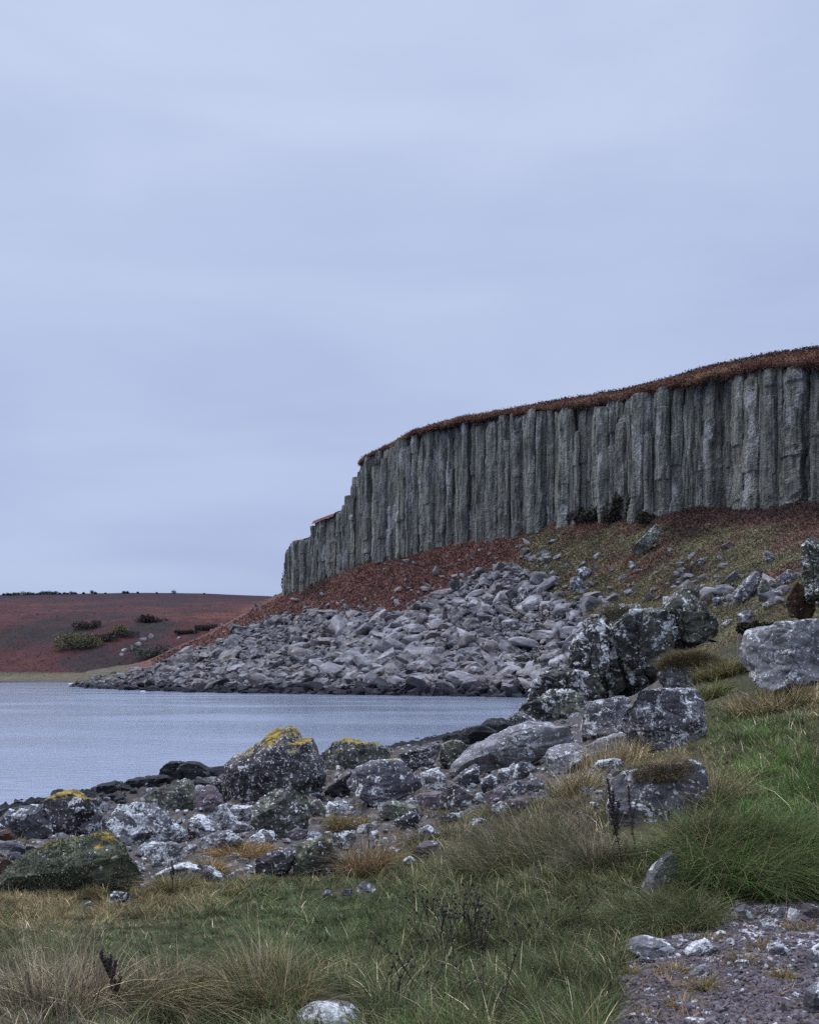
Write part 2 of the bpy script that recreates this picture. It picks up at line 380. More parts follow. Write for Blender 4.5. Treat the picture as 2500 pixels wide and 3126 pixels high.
# ------------------------------------------------------------------ headland slope (lofted between shoreline and foot of the cliff)
def cliffY(x): return 190.0 / (1 - np.clip((1724 - np.asarray(x, float)) / 1124, -1, 1.1) / 2)
HX = np.array([60, 150, 300, 450, 600, 800, 1000, 1110, 1250, 1400, 1600, 1724, 2000.])
shY = np.array([300, 275, 238, 214, 207, 194, 183, 178, 150, 120, 85, 70, 50.]); shZ = np.array([-1, -.8, -.6, -.6, -.6, -.6, -.6, -.5, -.2, 1.5, 4.4, 5.0, 5.6])
tpy = np.array([1432, 1420, 1398, 1332, 1250, 1172, 1142, 1108, 1088, 1076, 1066, 1056, 1036.])
tpY = np.array([315, 318, 322, 352, 380, 0, 0, 0, 0, 0, 0, 0, 0.]); tpY[5:] = cliffY(HX[5:])
NX, NT = 520, 240
hx = np.linspace(60, 2000, NX); tt = np.linspace(0, 1.06, NT)
def smooth_interp(x, xp, fp):
    y = np.interp(x, xp, fp); k = np.hanning(25); k /= k.sum(); return np.convolve(np.pad(y, 12, mode='edge'), k, 'valid')
y0, z0 = smooth_interp(hx, HX, shY), smooth_interp(hx, HX, shZ)
y1 = smooth_interp(hx, HX, tpY); p1 = smooth_interp(hx, HX, tpy); z1 = H - (p1 * 1.45 - HY) / F * y1
P0 = np.stack([(hx * 1.45 - CX) / F * y0, y0, z0], 1); P1 = np.stack([(hx * 1.45 - CX) / F * y1, y1, z1], 1)
HP = P0[None] * (1 - tt[:, None, None]) + P1[None] * tt[:, None, None]
HP[..., 2] -= np.sin(np.pi * np.clip(tt, 0, 1))[:, None] * (np.maximum(z1 - z0, 0) * .07)[None]
_px0 = (CX + HP[..., 0] / HP[..., 1] * F) / 1.45; HP[..., 2] -= sstep(190, 120, _px0) * 7
nn = fbm(HP[..., 0] * .05, HP[..., 1] * .05, 0 * HP[..., 0], 5, .55)
HP[..., 2] += nn * 1.9 * np.clip(tt * 5, 0, 1)[:, None] * np.clip((hx - 150) / 300, .1, 1)[None] + fbm(HP[..., 0] * .3, HP[..., 1] * .3, 0 * HP[..., 0] + 4, 3) * .4
hpx = (CX + HP[..., 0] / HP[..., 1] * F) / 1.45; hpy = (HY + (H - HP[..., 2]) / HP[..., 1] * F) / 1.45
SCREE = [(130, 1446), (200, 1432), (295, 1412), (430, 1365), (500, 1335), (575, 1308), (650, 1292), (740, 1285), (800, 1300), (860, 1296), (925, 1250), (1005, 1215), (1065, 1180),
         (1110, 1205), (1165, 1225), (1150, 1250), (1170, 1268), (1205, 1282), (1240, 1262), (1290, 1275), (1300, 1320), (1300, 1400), (1250, 1440), (1120, 1490), (800, 1490), (300, 1480), (130, 1475)]
def hill_colors(X, Y, Z, dx, dy):
    a = fbm(X * .08, Y * .08, Z * .08, 5, .65); c = fbm(X * .2 + 9, Y * .2, Z * .2, 4, .65); d = fbm(X * .045, Y * .045 + 30, Z * .04, 4)
    red = np.array([.102, .046, .040]); rust = np.array([.150, .078, .058]); drk = np.array([.034, .022, .020]); olv = np.array([.135, .118, .066]); tanc = np.array([.19, .13, .075])
    m = sstep(-.35, .45, c)[..., None]; colr = red * (1 - m) + rust * m
    ol = np.clip(sstep(1040, 1180, dx) * sstep(1085, 1130, dy) * 1.15, 0, 1) * sstep(-.28, .22, a + .12)
    ol = np.maximum(ol, sstep(.28, .5, a) * .35)
    m = np.clip(ol, 0, 1)[..., None]; colr = colr * (1 - m) + (olv * (.65 + .7 * sstep(-.4, .5, c))[..., None]) * m
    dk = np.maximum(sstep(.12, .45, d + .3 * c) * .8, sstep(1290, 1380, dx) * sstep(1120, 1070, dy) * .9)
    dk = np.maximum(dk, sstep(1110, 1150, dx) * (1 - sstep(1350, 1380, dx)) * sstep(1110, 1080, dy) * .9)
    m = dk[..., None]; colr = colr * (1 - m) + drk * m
    m = (sstep(.45, .7, c) * .4)[..., None]; colr = colr * (1 - m) + tanc * m
    return colr
hcol = hill_colors(HP[..., 0], HP[..., 1], HP[..., 2], hpx, hpy)
nq = fbm(HP[..., 0] * .22, HP[..., 1] * .22, HP[..., 2] * .22 + 7, 4, .6)
scr = inpoly(hpx + nn * 26 + nq * 34, hpy + nn * 16 + nq * 24, SCREE) & ((nq < .17 + .35 * sstep(1250, 1400, hpy)) | (hpy > 1400))
hcol = np.where(scr[..., None], np.array([.045, .040, .042]) * (.6 + .8 * sstep(-.4, .4, fbm(HP[..., 0] * .5, HP[..., 1] * .5, HP[..., 2] * .5, 3)))[..., None], hcol)
lb = sstep(300, 250, hpx)[..., None] * (~scr)[..., None]; hcol = hcol * (1 - lb) + np.array([.10, .085, .055]) * lb
hcol = np.where((HP[..., 2] < .9)[..., None], np.array([.02, .02, .024]), hcol)
M_hill = ground_mat('hillside', .7, .35, .5)
tag(link('headland_slope', mesh_np('headland_slope', HP.reshape(-1, 3), grid_quads(NT, NX), smooth=True, mat=M_hill, col=hcol.reshape(-1, 3))), 'red bracken hillside below the cliff', 'hillside', kind='structure')
hvis = np.stack([hpx.ravel(), hpy.ravel()], 1); hflat = HP.reshape(-1, 3)
def headhit(dx, dy):
    i = np.argmin((hvis[:, 0] - dx) ** 2 + ((hvis[:, 1] - dy) * 1.5) ** 2); return hflat[i]

# ------------------------------------------------------------------ rocks from traced outlines, with real depth
_ico = {}
def ico(sub):
    if sub not in _ico:
        bm = bmesh.new(); bmesh.ops.create_icosphere(bm, subdivisions=sub, radius=1)
        v = np.array([p.co[:] for p in bm.verts]); f = np.array([[q.index for q in p.verts] for p in bm.faces]); bm.free(); _ico[sub] = (v, f)
    return _ico[sub]

def outline_rock(poly, Y, thick, seed, sub=6, rough=1.0, cuts=9, cell=1.0, boxy=.72, knob=0.0, strata=.014, crev=0.0):
    """closed rock whose side seen from the beach follows poly (photo px) at distance Y; thick = depth / width. returns local verts, faces, base point"""
    r = np.random.default_rng(seed); pw = np.array([W(x, y, Y) for x, y in poly])[:, [0, 2]]
    x0, x1, z0_, z1_ = pw[:, 0].min(), pw[:, 0].max(), pw[:, 1].min(), pw[:, 1].max()
    c = np.array([(x0 + x1) / 2, (z0_ + z1_) / 2])
    a_ = 0; cxy = np.zeros(2); q = pw - c; nx = np.roll(q, -1, 0); cr = q[:, 0] * nx[:, 1] - q[:, 1] * nx[:, 0]
    if abs(cr.sum()) > 1e-9: c = c + ((q + nx) * cr[:, None]).sum(0) / (3 * cr.sum())
    NA = 256; ang = np.linspace(-np.pi, np.pi, NA, endpoint=False); Rr = np.zeros(NA); q = pw - c; nx = np.roll(q, -1, 0)
    dv = np.stack([np.cos(ang), np.sin(ang)], 1)
    for (ax, ay), (bx, by) in zip(q, nx):
        ex, ey = bx - ax, by - ay; den = dv[:, 0] * ey - dv[:, 1] * ex; den = np.where(abs(den) < 1e-9, 1e-9, den)
        tt_ = (ax * ey - ay * ex) / den; ss = (ax * dv[:, 1] - ay * dv[:, 0]) / den
        ok = (ss >= -1e-6) & (ss <= 1 + 1e-6) & (tt_ > 0); Rr = np.where(ok & (tt_ > Rr), tt_, Rr)
    Rr = np.where(Rr <= 0, np.median(Rr[Rr > 0]), Rr)
    k = np.hanning(7); k /= k.sum(); Rr = np.convolve(np.pad(Rr, 3, mode='wrap'), k, 'valid')
    v, f = ico(sub); phi = np.arctan2(v[:, 2], v[:, 0]); s = np.hypot(v[:, 0], v[:, 2])
    fi = (phi + np.pi) / (2 * np.pi) * NA; i0 = np.floor(fi).astype(int) % NA; fr = fi - np.floor(fi)
    Rv = Rr[i0] * (1 - fr) + Rr[(i0 + 1) % NA] * fr; Rm = Rr.mean(); k = sstep(.1, .75, s); Rv = Rv * k + Rm * (1 - k)
    size = (x1 - x0 + z1_ - z0_) / 2; T = thick * size * .5
    p = np.stack([Rv * np.cos(phi) * s ** boxy, T * np.sign(v[:, 1]) * np.abs(v[:, 1]) ** .85, Rv * np.sin(phi) * s ** boxy], 1)
    ax = np.array([(x1 - x0) / 2, T, (z1_ - z0_) / 2])
    for _ in range(cuts + 5):                       # flat fracture faces, mostly on the front and the back
        d = r.normal(size=3) * np.array([.38, 1.2, .38]); d /= np.linalg.norm(d); sup = np.linalg.norm(d * ax) * r.uniform(.52, .88)
        over = p @ d - sup; p = p - np.where(over > 0, over, 0)[:, None] * d
    o = r.uniform(0, 200, 3); nrm = p / np.maximum(np.linalg.norm(p, axis=1), 1e-6)[:, None]
    g = p / size
    d = fbm(g[:, 0] * 2.2 + o[0], g[:, 1] * 2.2 + o[1], g[:, 2] * 2.2 + o[2], 3) * .065
    d = d + (fbm(g[:, 0] * 6 + o[1], g[:, 1] * 6 + o[2], g[:, 2] * 6 + o[0], 4, .55) * .048 * rough)
    cr = np.abs(perlin(g[:, 0] * 2.6 + o[2], g[:, 1] * 2.6, g[:, 2] * 3.4 + o[0])); d = d - np.exp(-(cr / .035) ** 2) * .018 * rough
    cr = np.abs(perlin(g[:, 0] * 5 + o[0], g[:, 1] * 5 + 3, g[:, 2] * 8 + o[1])); d = d - np.exp(-(cr / .05) ** 2) * .010 * rough
    lay = (g[:, 2] * 5.5 + g[:, 0] * r.uniform(-1.5, 1.5) + .6 * d / .1 * .3) % 1; d = d + strata * (np.minimum(lay / .82, (1 - lay) / .18) - .5)
    kf_ = 11 if knob < 1 else 5.5
    if knob:
        d = d + min(knob, 1) * (1 if knob < 1 else .85) * (np.abs(perlin(g[:, 0] * kf_ + o[0], g[:, 1] * kf_, g[:, 2] * kf_ + o[1])) * .10 + np.abs(perlin(g[:, 0] * kf_ * 2, g[:, 1] * kf_ * 2 + o[1], g[:, 2] * kf_ * 2 + o[2])) * .045 - .035)
    if crev:
        cv_ = perlin(g[:, 0] * 5 + o[1] + g[:, 2] * .6, g[:, 1] * 5, g[:, 2] * 1.1 + o[2]); d = d - crev * np.exp(-(cv_ / .07) ** 2) + crev * .5 * perlin(g[:, 0] * 3.5 + o[0], g[:, 1] * 3.5, g[:, 2] * 2.5)
    p = p + nrm * (d * size)[:, None]
    zmin = p[:, 2].min(); base = np.array([c[0], Y, c[1] + zmin]); p[:, 2] -= zmin
    h = p[:, 2] / max(p[:, 2].max(), 1e-6)
    return p, f, base, h, size

BOULDERS = {}
_seed = [100]
def boulder(k, pts, kind, label, Y=None, thick=.85, yellow=0.0, sub=None, name='boulder', cat='boulder', group=None, rough=1.0, cuts=9, sink=.07, hill=False, dY=0, knob=0, sc=1.0, parent=None, boxy=.72, strata=.014, crev=0.0):
    _seed[0] += 1; sd_ = sum(ord(c_) * (i_ + 3) for i_, c_ in enumerate(label or name)) % 9973 + (_seed[0] if group else 0); poly = crop(k, pts); bx = (poly[:, 0].min() + poly[:, 0].max()) / 2; by = poly[:, 1].max(); hpx_ = poly[:, 1].max() - poly[:, 1].min(); wpx = poly[:, 0].max() - poly[:, 0].min()
    if Y is None:
        if hill: Y = headhit(bx / 1.45, (by - hpx_ * .1) / 1.45)[1]
        else: Y = hit.one(bx, by - hpx_ * .1)[1] + (wpx + hpx_) / 2 / F * 10 * thick * .35
    Y += dY
    cen_ = poly.mean(0); poly = cen_ + (poly - cen_) * (1.22 if group == 'black wet rocks along the water' else 1.05 if parent is None and not hill else 1.0); poly[:, 1] = np.where(poly[:, 1] > by - hpx_ * .25, poly[:, 1] + hpx_ * sink, poly[:, 1])
    if sub is None: sub = 7 if wpx > 300 else (6 if wpx > 75 else 5)
    p, f, base, h, size = outline_rock(poly, Y, thick, sd_, sub, rough, cuts, knob=knob, boxy=boxy, strata=strata, crev=crev)
    me = mesh_np(name, p, tris=f, smooth=True, mat=rock_mat(kind, yellow, sc), attrs={'h': h})
    o = link(name, me, tuple(base))
    if parent is not None:
        o.parent = parent; o.location = Vector(tuple(base)) - parent.location
        if label: o['label'] = label
    else: tag(o, label, cat, group)
    o_info = (p, f, base, size, Y); BOULDERS[o.name] = o_info
    return o

ID = {}
# --- left group (crop A)
boulder('A', [(20,610),(60,530),(150,440),(190,385),(250,362),(300,385),(370,430),(400,560),(500,640),(520,760),(430,790),(300,720),(170,690),(60,640)], 'grey', 'smooth grey boulder with a few white lichen patches at the left end of the rocks')
boulder('A', [(380,450),(420,400),(520,350),(640,345),(760,400),(800,480),(850,500),(830,600),(700,720),(560,770),(510,640),(400,550)], 'speck', 'blocky dark boulder with white patches and dull yellow lichen on its flat top', yellow=.68)
boulder('A', [(660,690),(720,590),(800,510),(880,500),(950,560),(940,650),(860,710),(740,730)], 'grey', 'wedge shaped grey block leaning in front of the blocky yellow topped boulder')
boulder('A', [(780,430),(800,405),(880,400),(960,450),(950,510),(800,500)], 'speck', 'low dark block tucked behind the wedge shaped grey block', dY=.5)
boulder('A', [(950,520),(1000,490),(1150,420),(1300,420),(1450,480),(1560,560),(1680,570),(1690,640),(1560,660),(1450,730),(1300,800),(1150,800),(1000,690),(960,590)], 'pale', 'broad domed boulder crusted with white lichen, dark and overhanging below', thick=.9)
boulder('A', [(1180,400),(1300,330),(1450,280),(1560,240),(1650,232),(1700,320),(1724,450),(1650,520),(1530,540),(1440,480),(1300,440)], 'green', 'pale green lichen block with horizontal ledges behind the broad domed boulder')
boulder('A', [(1290,710),(1380,650),(1480,615),(1580,650),(1620,700),(1640,800),(1400,800),(1300,750)], 'pale', 'knobbly white boulder nestled against the broad domed boulder', knob=.5)
boulder('A', [(1215,860),(1250,800),(1350,785),(1500,790),(1600,830),(1640,890),(1560,940),(1300,970),(1240,920)], 'pale', 'rounded white lichen boulder beside the shaggy dark boulder', knob=.3)
ID['shag'] = boulder('A', [(-160,1240),(-60,1170),(0,1110),(120,1000),(180,930),(350,850),(480,790),(700,770),(860,728),(980,745),(1120,800),(1220,900),(1290,1000),(1290,1080),(1180,1150),(900,1220),(400,1270),(0,1300),(-140,1300)], 'shag', 'large shaggy boulder furred with grey green lichen, orange patch on its crest', yellow=.62, thick=.75, cuts=5, rough=.6)
boulder('A', [(-60,690),(0,665),(60,650),(130,720),(150,790),(-60,800)], 'rust', 'rusty brown rock at the left edge below the smooth grey boulder')
boulder('A', [(-60,790),(100,775),(220,800),(265,860),(200,900),(100,910),(-60,910)], 'grey', 'dark grey flat rock between two rusty rocks at the left edge')
boulder('A', [(50,910),(80,880),(130,866),(210,890),(190,950),(70,955)], 'grey', 'small bluish grey stone above the shaggy boulder\'s low end')
boulder('A', [(-60,940),(60,925),(150,970),(110,1040),(60,1060),(-60,1070)], 'rust', 'orange brown seaweed covered rock just left of the shaggy boulder')
boulder('A', [(-60,650),(20,625),(70,660),(40,690),(-60,690)], 'grey', 'pale stone slab at the left edge near the water', dY=1)
boulder('A', [(935,1300),(990,1220),(1100,1190),(1150,1230),(1130,1300),(1000,1330)], 'pale', 'half buried white stone in the turf below the shaggy boulder', knob=.3)
boulder('A', [(700,1345),(780,1305),(840,1305),(830,1345)], 'pale', 'small flat white stone showing through the tan turf')
boulder('A', [(1285,1130),(1320,1080),(1400,1040),(1560,990),(1700,975),(1780,1000),(1760,1140),(1500,1140),(1320,1150)], 'pale', 'low white outcrop in tan grass right of the shaggy boulder', thick=1.1)
boulder('B', [(100,1400),(150,1310),(200,1260),(330,1235),(450,1320),(560,1380),(640,1440),(400,1450),(200,1450)], 'pale', 'ridged white bedrock outcrop sloping down into the green turf', thick=1.0)
# --- dark wet rocks at the waterline
dk = 'black wet rocks along the water'
boulder('A', [(470,380),(510,315),(600,325),(680,335),(740,360),(800,380),(700,430),(500,430)], 'dark', 'black wet rock with a pointed left tip, leftmost at the waterline', group=dk, dY=6)
boulder('A', [(690,350),(720,318),(750,345),(760,390),(690,390)], 'dark', 'tiny black knob of rock beside the pointed black rock', group=dk, dY=5)
boulder('A', [(770,380),(850,300),(930,278),(1020,270),(1080,290),(1160,320),(1180,420),(900,430),(780,430)], 'dark', 'low black rock ridge behind the wedge shaped grey block', group=dk, dY=5)
boulder('A', [(1080,290),(1130,250),(1200,210),(1280,180),(1400,180),(1450,230),(1460,340),(1200,410),(1090,360)], 'dark', 'stepped black rock behind the pale green lichen block', group=dk, dY=5)
boulder('A', [(1405,190),(1440,130),(1490,90),(1600,95),(1650,130),(1660,260),(1450,300)], 'dark', 'tallest humped black rock at the water\'s edge', group=dk, dY=5)
boulder('B', [(160,430),(190,390),(235,375),(310,382),(370,415),(450,410),(560,415),(600,520),(400,560),(180,530)], 'dark', 'black double humped rock against the water left of the great yellow topped boulder', group=dk, dY=5)
boulder('A', [(870,420),(930,375),(1000,360),(1090,400),(1080,470),(900,470)], 'dark', 'black rock lump between the wedge block and the domed boulder', group=dk, dY=2)
boulder('A', [(760,400),(800,360),(850,340),(900,395),(880,430),(770,430)], 'dark', 'small black rock just above the low dark block', group=dk, dY=3)
boulder('B', [(210,540),(300,498),(400,530),(450,580),(440,640),(250,640)], 'dark', 'dark rock above the purple brown rock', dY=2, group=dk)
for pts, lb in (([(915,1568),(935,1548),(960,1545),(990,1556),(985,1575),(930,1580)], 'black rock at the tip of the dark spit in the bay'), ([(965,1552),(985,1533),(1015,1528),(1045,1540),(1040,1560),(975,1566)], 'low black rock second along the dark spit'),
    ([(1000,1538),(1030,1515),(1070,1512),(1100,1530),(1085,1552),(1010,1556)], 'largest black rock in the middle of the dark spit'), ([(1060,1522),(1085,1502),(1120,1498),(1140,1515),(1120,1535),(1065,1538)], 'dark rock with pale crust at the landward end of the spit'),
    ([(1090,1508),(1105,1490),(1140,1484),(1165,1498),(1150,1512),(1100,1515)], 'grey rock where the dark spit meets the outcrop'), ([(930,1590),(960,1572),(1010,1570),(1040,1585),(1020,1602),(940,1604)], 'flat dark rock on the near side of the spit'),
    ([(1030,1568),(1060,1548),(1110,1545),(1130,1560),(1110,1580),(1040,1585)], 'dark rock between the spit and the long smooth slab')):
    boulder('D', pts, 'speck' if 'pale' in lb or 'grey' in lb else 'dark', lb, thick=1.1, sc=.6)
# --- centre group (crop B)
boulder('B', [(255,640),(310,600),(400,580),(450,600),(520,700),(490,770),(310,800),(280,720)], 'purple', 'purple brown rock with rusty foot left of the great boulder')
boulder('B', [(430,560),(460,480),(500,450),(570,450),(600,600),(610,700),(540,710),(470,660)], 'speck', 'narrow dark rock pressed against the left side of the great boulder')
boulder('B', [(562,610),(575,390),(620,310),(700,300),(800,250),(880,190),(930,130),(1010,110),(1050,118),(1095,70),(1160,110),(1220,170),(1290,168),(1340,260),(1380,370),(1390,490),(1350,610),(1290,660),(1200,640),(1000,700),(850,750),(700,745),(600,700)], 'speck', 'great dark peaked boulder with bright yellow lichen on its summit', yellow=.74, thick=.9, rough=1.1, cuts=-4)
boulder('C', [(-60,300),(60,200),(170,160),(280,190),(400,205),(540,250),(600,310),(480,375),(250,420),(0,510),(-80,450)], 'green', 'long flat topped slab with yellow green lichen, overhanging a dark hollow', yellow=.62, dY=1.2, thick=.8)
boulder('C', [(-20,620),(100,520),(220,460),(250,500),(180,640),(100,700),(0,690)], 'dark', 'black rock in the hollow beneath the long flat topped slab')
boulder('B', [(750,860),(800,740),(880,670),(980,590),(1100,545),(1200,570),(1260,650),(1280,760),(1260,900),(1180,1010),(1050,1080),(990,1060),(950,980),(850,970),(770,960)], 'green', 'rounded boulder coated in grey green and ochre lichen in front of the great boulder', yellow=.5, knob=.45)
boulder('B', [(540,735),(580,700),(680,750),(780,750),(790,810),(760,890),(740,895),(620,810)], 'pale', 'tilted pale slab between the great boulder and the rounded ochre boulder', thick=.9)
boulder('B', [(330,800),(430,750),(530,745),(590,830),(660,900),(750,920),(740,1020),(600,1010),(480,980),(470,880)], 'pale', 'jagged white rock left of the rounded ochre boulder', knob=.3)
boulder('B', [(215,910),(260,820),(330,830),(470,920),(485,1000),(350,1030),(215,1010)], 'pale', 'white rock with a rust red seam right of the knobbly white boulder', knob=.3)
boulder('B', [(290,1090),(330,1040),(450,990),(560,975),(650,1010),(700,1080),(690,1120),(500,1130),(380,1200),(300,1190)], 'pale', 'biggest white rounded boulder above the orange tan grass', knob=.4)
boulder('B', [(700,1115),(760,1030),(860,960),(970,950),(980,1000),(940,1100),(880,1140),(780,1125)], 'pale', 'white boulder tucked under the rounded ochre boulder', knob=.3)
boulder('B', [(180,1120),(230,1075),(290,1100),(300,1180),(200,1185)], 'pale', 'small white stone between two larger white boulders')
boulder('B', [(735,1310),(800,1220),(950,1160),(1100,1140),(1165,1200),(1150,1310),(1100,1400),(900,1395)], 'speck', 'dark speckled low boulder at the edge of the green turf', knob=.4)
boulder('B', [(1150,1160),(1200,1080),(1300,1060),(1400,1010),(1470,1060),(1510,1160),(1520,1260),(1450,1320),(1300,1310),(1150,1400)], 'green', 'grey boulder with bright orange lichen patches beside the dark speckled boulder', yellow=.52, knob=.3)
boulder('B', [(1060,1050),(1100,980),(1200,930),(1265,950),(1250,1020),(1150,1070)], 'purple', 'pinkish grey boulder peeping out of grass right of the rounded ochre boulder')
boulder('B', [(1480,1020),(1560,970),(1660,980),(1695,1080),(1650,1160),(1530,1150)], 'grey', 'grey block behind the orange patched boulder', knob=.3)
boulder('B', [(1520,1240),(1600,1180),(1720,1220),(1740,1320),(1580,1330)], 'speck', 'low dark stone with mustard lichen right of the orange patched boulder', yellow=.5)
boulder('B', [(530,1215),(600,1165),(665,1170),(650,1215)], 'pale', 'small white slab lying in the orange tan grass')
boulder('B', [(1275,655),(1330,620),(1420,660),(1410,700),(1310,695)], 'grey', 'thin grey blue slab right of the rounded ochre boulder')
boulder('B', [(1275,740),(1330,700),(1400,700),(1440,740),(1400,860),(1270,860)], 'green', 'broken lichen stones wedged beside the rounded ochre boulder')
boulder('B', [(1360,820),(1450,720),(1570,695),(1620,740),(1640,800),(1500,860),(1380,870)], 'pale', 'pale boulder at the left foot of the white and orange boulder')
# --- crop C
boulder('C', [(165,660),(190,520),(260,430),(370,370),(500,358),(640,360),(740,430),(800,500),(830,570),(760,630),(650,660),(500,740),(330,760),(260,810),(190,780)], 'grey', 'big rounded boulder streaked white with orange lichen stains on its shoulder', yellow=.40, thick=.95)
boulder('C', [(570,345),(640,290),(760,250),(900,230),(980,215),(1010,260),(940,340),(910,420),(760,470),(720,410)], 'speck', 'cracked purple grey rock behind the white and orange boulder', yellow=.25, dY=1)
boulder('C', [(985,310),(1010,210),(1090,170),(1160,185),(1260,240),(1190,310),(1110,380),(1060,410),(1000,370)], 'green', 'upright rock with yellow green crown left of the long grey slab', yellow=.4)
boulder('C', [(795,470),(900,420),(970,430),(1035,500),(1040,570),(930,610),(850,600)], 'pale', 'lichened stone between the white and orange boulder and the dark rounded one')
boulder('C', [(735,700),(850,620),(960,605),(1050,620),(1050,670),(1010,750),(900,785),(770,765)], 'purple', 'flat topped pinkish slab carrying a small white stone', rough=.5)
boulder('C', [(935,612),(970,585),(1000,578),(1050,605),(1000,625)], 'pale', 'small white stone lying on the flat pinkish slab', sink=0)
boulder('C', [(1015,700),(1060,600),(1180,550),(1260,600),(1290,720),(1240,785),(1150,825),(1030,810)], 'speck', 'dark rounded boulder with a smooth brown top beside the pinkish slab', rough=.6)
boulder('C', [(1115,540),(1180,460),(1290,390),(1335,420),(1320,500),(1355,550),(1290,605),(1200,580)], 'grey', 'lumpy grey rock behind the dark rounded boulder', knob=.4)
boulder('S', [(1379,2355),(1390,2318),(1445,2277),(1505,2249),(1557,2221),(1600,2207),(1673,2191),(1722,2181),(1775,2183),(1795,2195),(1788,2262),(1680,2275),(1660,2305),(1600,2325),(1520,2335),(1440,2360)], 'bare', 'long smooth grey slab slanting up from left to right', thick=.6, cuts=6, rough=.8)
boulder('C', [(440,840),(520,710),(640,700),(740,720),(790,800),(720,880),(600,850)], 'green', 'grey green cracked stone below the white and orange boulder')
boulder('C', [(590,880),(720,800),(840,830),(760,930),(640,980)], 'speck', 'dark stone with a yellow spot under the cracked grey green stone', yellow=.3)
boulder('C', [(655,1060),(690,1000),(740,1040),(755,1100),(680,1110)], 'pale', 'small white upright stone in the grass')
boulder('C', [(795,960),(880,920),(960,960),(1000,1010),(990,1070),(850,1075)], 'grey', 'grass draped grey stone at the left edge of the long grass')
boulder('C', [(745,1130),(850,1070),(990,1060),(1005,1180),(900,1220),(770,1195)], 'purple', 'bluish grey stone below the grass draped stone')
boulder('C', [(645,1240),(720,1190),(800,1240),(740,1295)], 'grey', 'lowest small grey stone at the edge of the green turf')
boulder('C', [(465,1160),(560,1110),(640,1140),(620,1215),(480,1215)], 'grey', 'rounded grey stone beside the tan grass tuft with the dead stem')
boulder('C', [(375,980),(430,955),(465,1020),(420,1060),(380,1050)], 'pale', 'white stone just right of the small dead stem')
boulder('C', [(985,820),(1070,800),(1150,820),(1225,850),(1120,900),(1010,885)], 'pale', 'flat white stones in the turf below the dark rounded boulder')
for pts, kd, lb in (([(1330,600),(1350,520),(1430,480),(1500,520),(1490,600),(1400,640)], 'grey', 'cracked grey ledge right of the lumpy grey rock'),
    ([(1470,520),(1500,440),(1580,410),(1650,440),(1640,520),(1560,550)], 'pale', 'white crusted ledge below the long smooth slab'), ([(1620,500),(1640,400),(1700,360),(1780,380),(1790,470),(1700,520)], 'grey', 'angular grey ledge at the right end of the stony strip under the slab'),
    ([(1370,720),(1390,640),(1480,600),(1570,630),(1560,710),(1450,750)], 'purple', 'pinkish bedrock ledge in the middle of the stony strip'), ([(1550,670),(1580,570),(1660,530),(1740,570),(1730,660),(1640,690)], 'grey', 'lumpy grey ledge between the slab and the long grass'),
    ([(1420,820),(1450,740),(1530,710),(1610,740),(1590,800),(1500,840)], 'pale', 'low white ledge at the top edge of the long grass'), ([(1590,770),(1620,700),(1700,680),(1770,710),(1750,780),(1660,800)], 'purple', 'pinkish ledge nearest the pale tan grass tuft'),
    ([(1740,620),(1760,540),(1840,500),(1900,540),(1880,630),(1800,660)], 'grey', 'grey ledge just left of the smooth humped rock'), ([(1240,920),(1270,870),(1340,860),(1400,880),(1380,930),(1300,950)], 'pale', 'white topped stone at the left end of the long grass'),
    ([(1290,690),(1310,640),(1360,620),(1390,660),(1370,720),(1320,730)], 'pale', 'small pale rock right of the dark rounded boulder')):
    boulder('C', pts, kd, lb, knob=.35, cuts=6)
# --- crop E
boulder('E', [(462,400),(500,352),(740,316),(780,330),(770,420),(720,570),(460,680),(438,560)], 'grey', 'squared grey block forming the left half of the big layered crag', thick=1.2, dY=.4)
boulder('E', [(725,345),(810,275),(1000,262),(1250,265),(1410,300),(1492,345),(1482,490),(1360,570),(1130,660),(950,750),(850,700),(790,600),(715,560)], 'grey', 'massive flat topped grey block with white lichen, right half of the crag', thick=.9, cuts=8)
boulder('E', [(455,700),(600,620),(760,575),(835,620),(860,710),(750,760),(600,800),(490,800)], 'bare', 'layered slab with open cracks under the massive flat topped block')
boulder('E', [(120,810),(200,700),(280,660),(400,670),(500,720),(510,810),(450,900),(300,900),(180,890)], 'bare', 'smooth humped grey rock with white dots below the long slab')
boulder('E', [(475,880),(560,800),(700,780),(770,830),(720,900),(600,920),(500,925)], 'grey', 'low grey rock with one bright white patch beside tan grass')
ID['turfed'] = boulder('E', [(645,1120),(690,950),(780,880),(900,830),(1100,820),(1200,800),(1330,830),(1360,900),(1330,1060),(1150,1200),(900,1300),(740,1290),(645,1240)], 'grey', 'grey boulder draped with turf and dry grass behind the two tall dead stalks', thick=1.0)
boulder('E', [(470,1130),(540,1090),(600,1075),(625,1120),(610,1170),(500,1165)], 'pale', 'pale pointed stone left of the turf draped boulder')
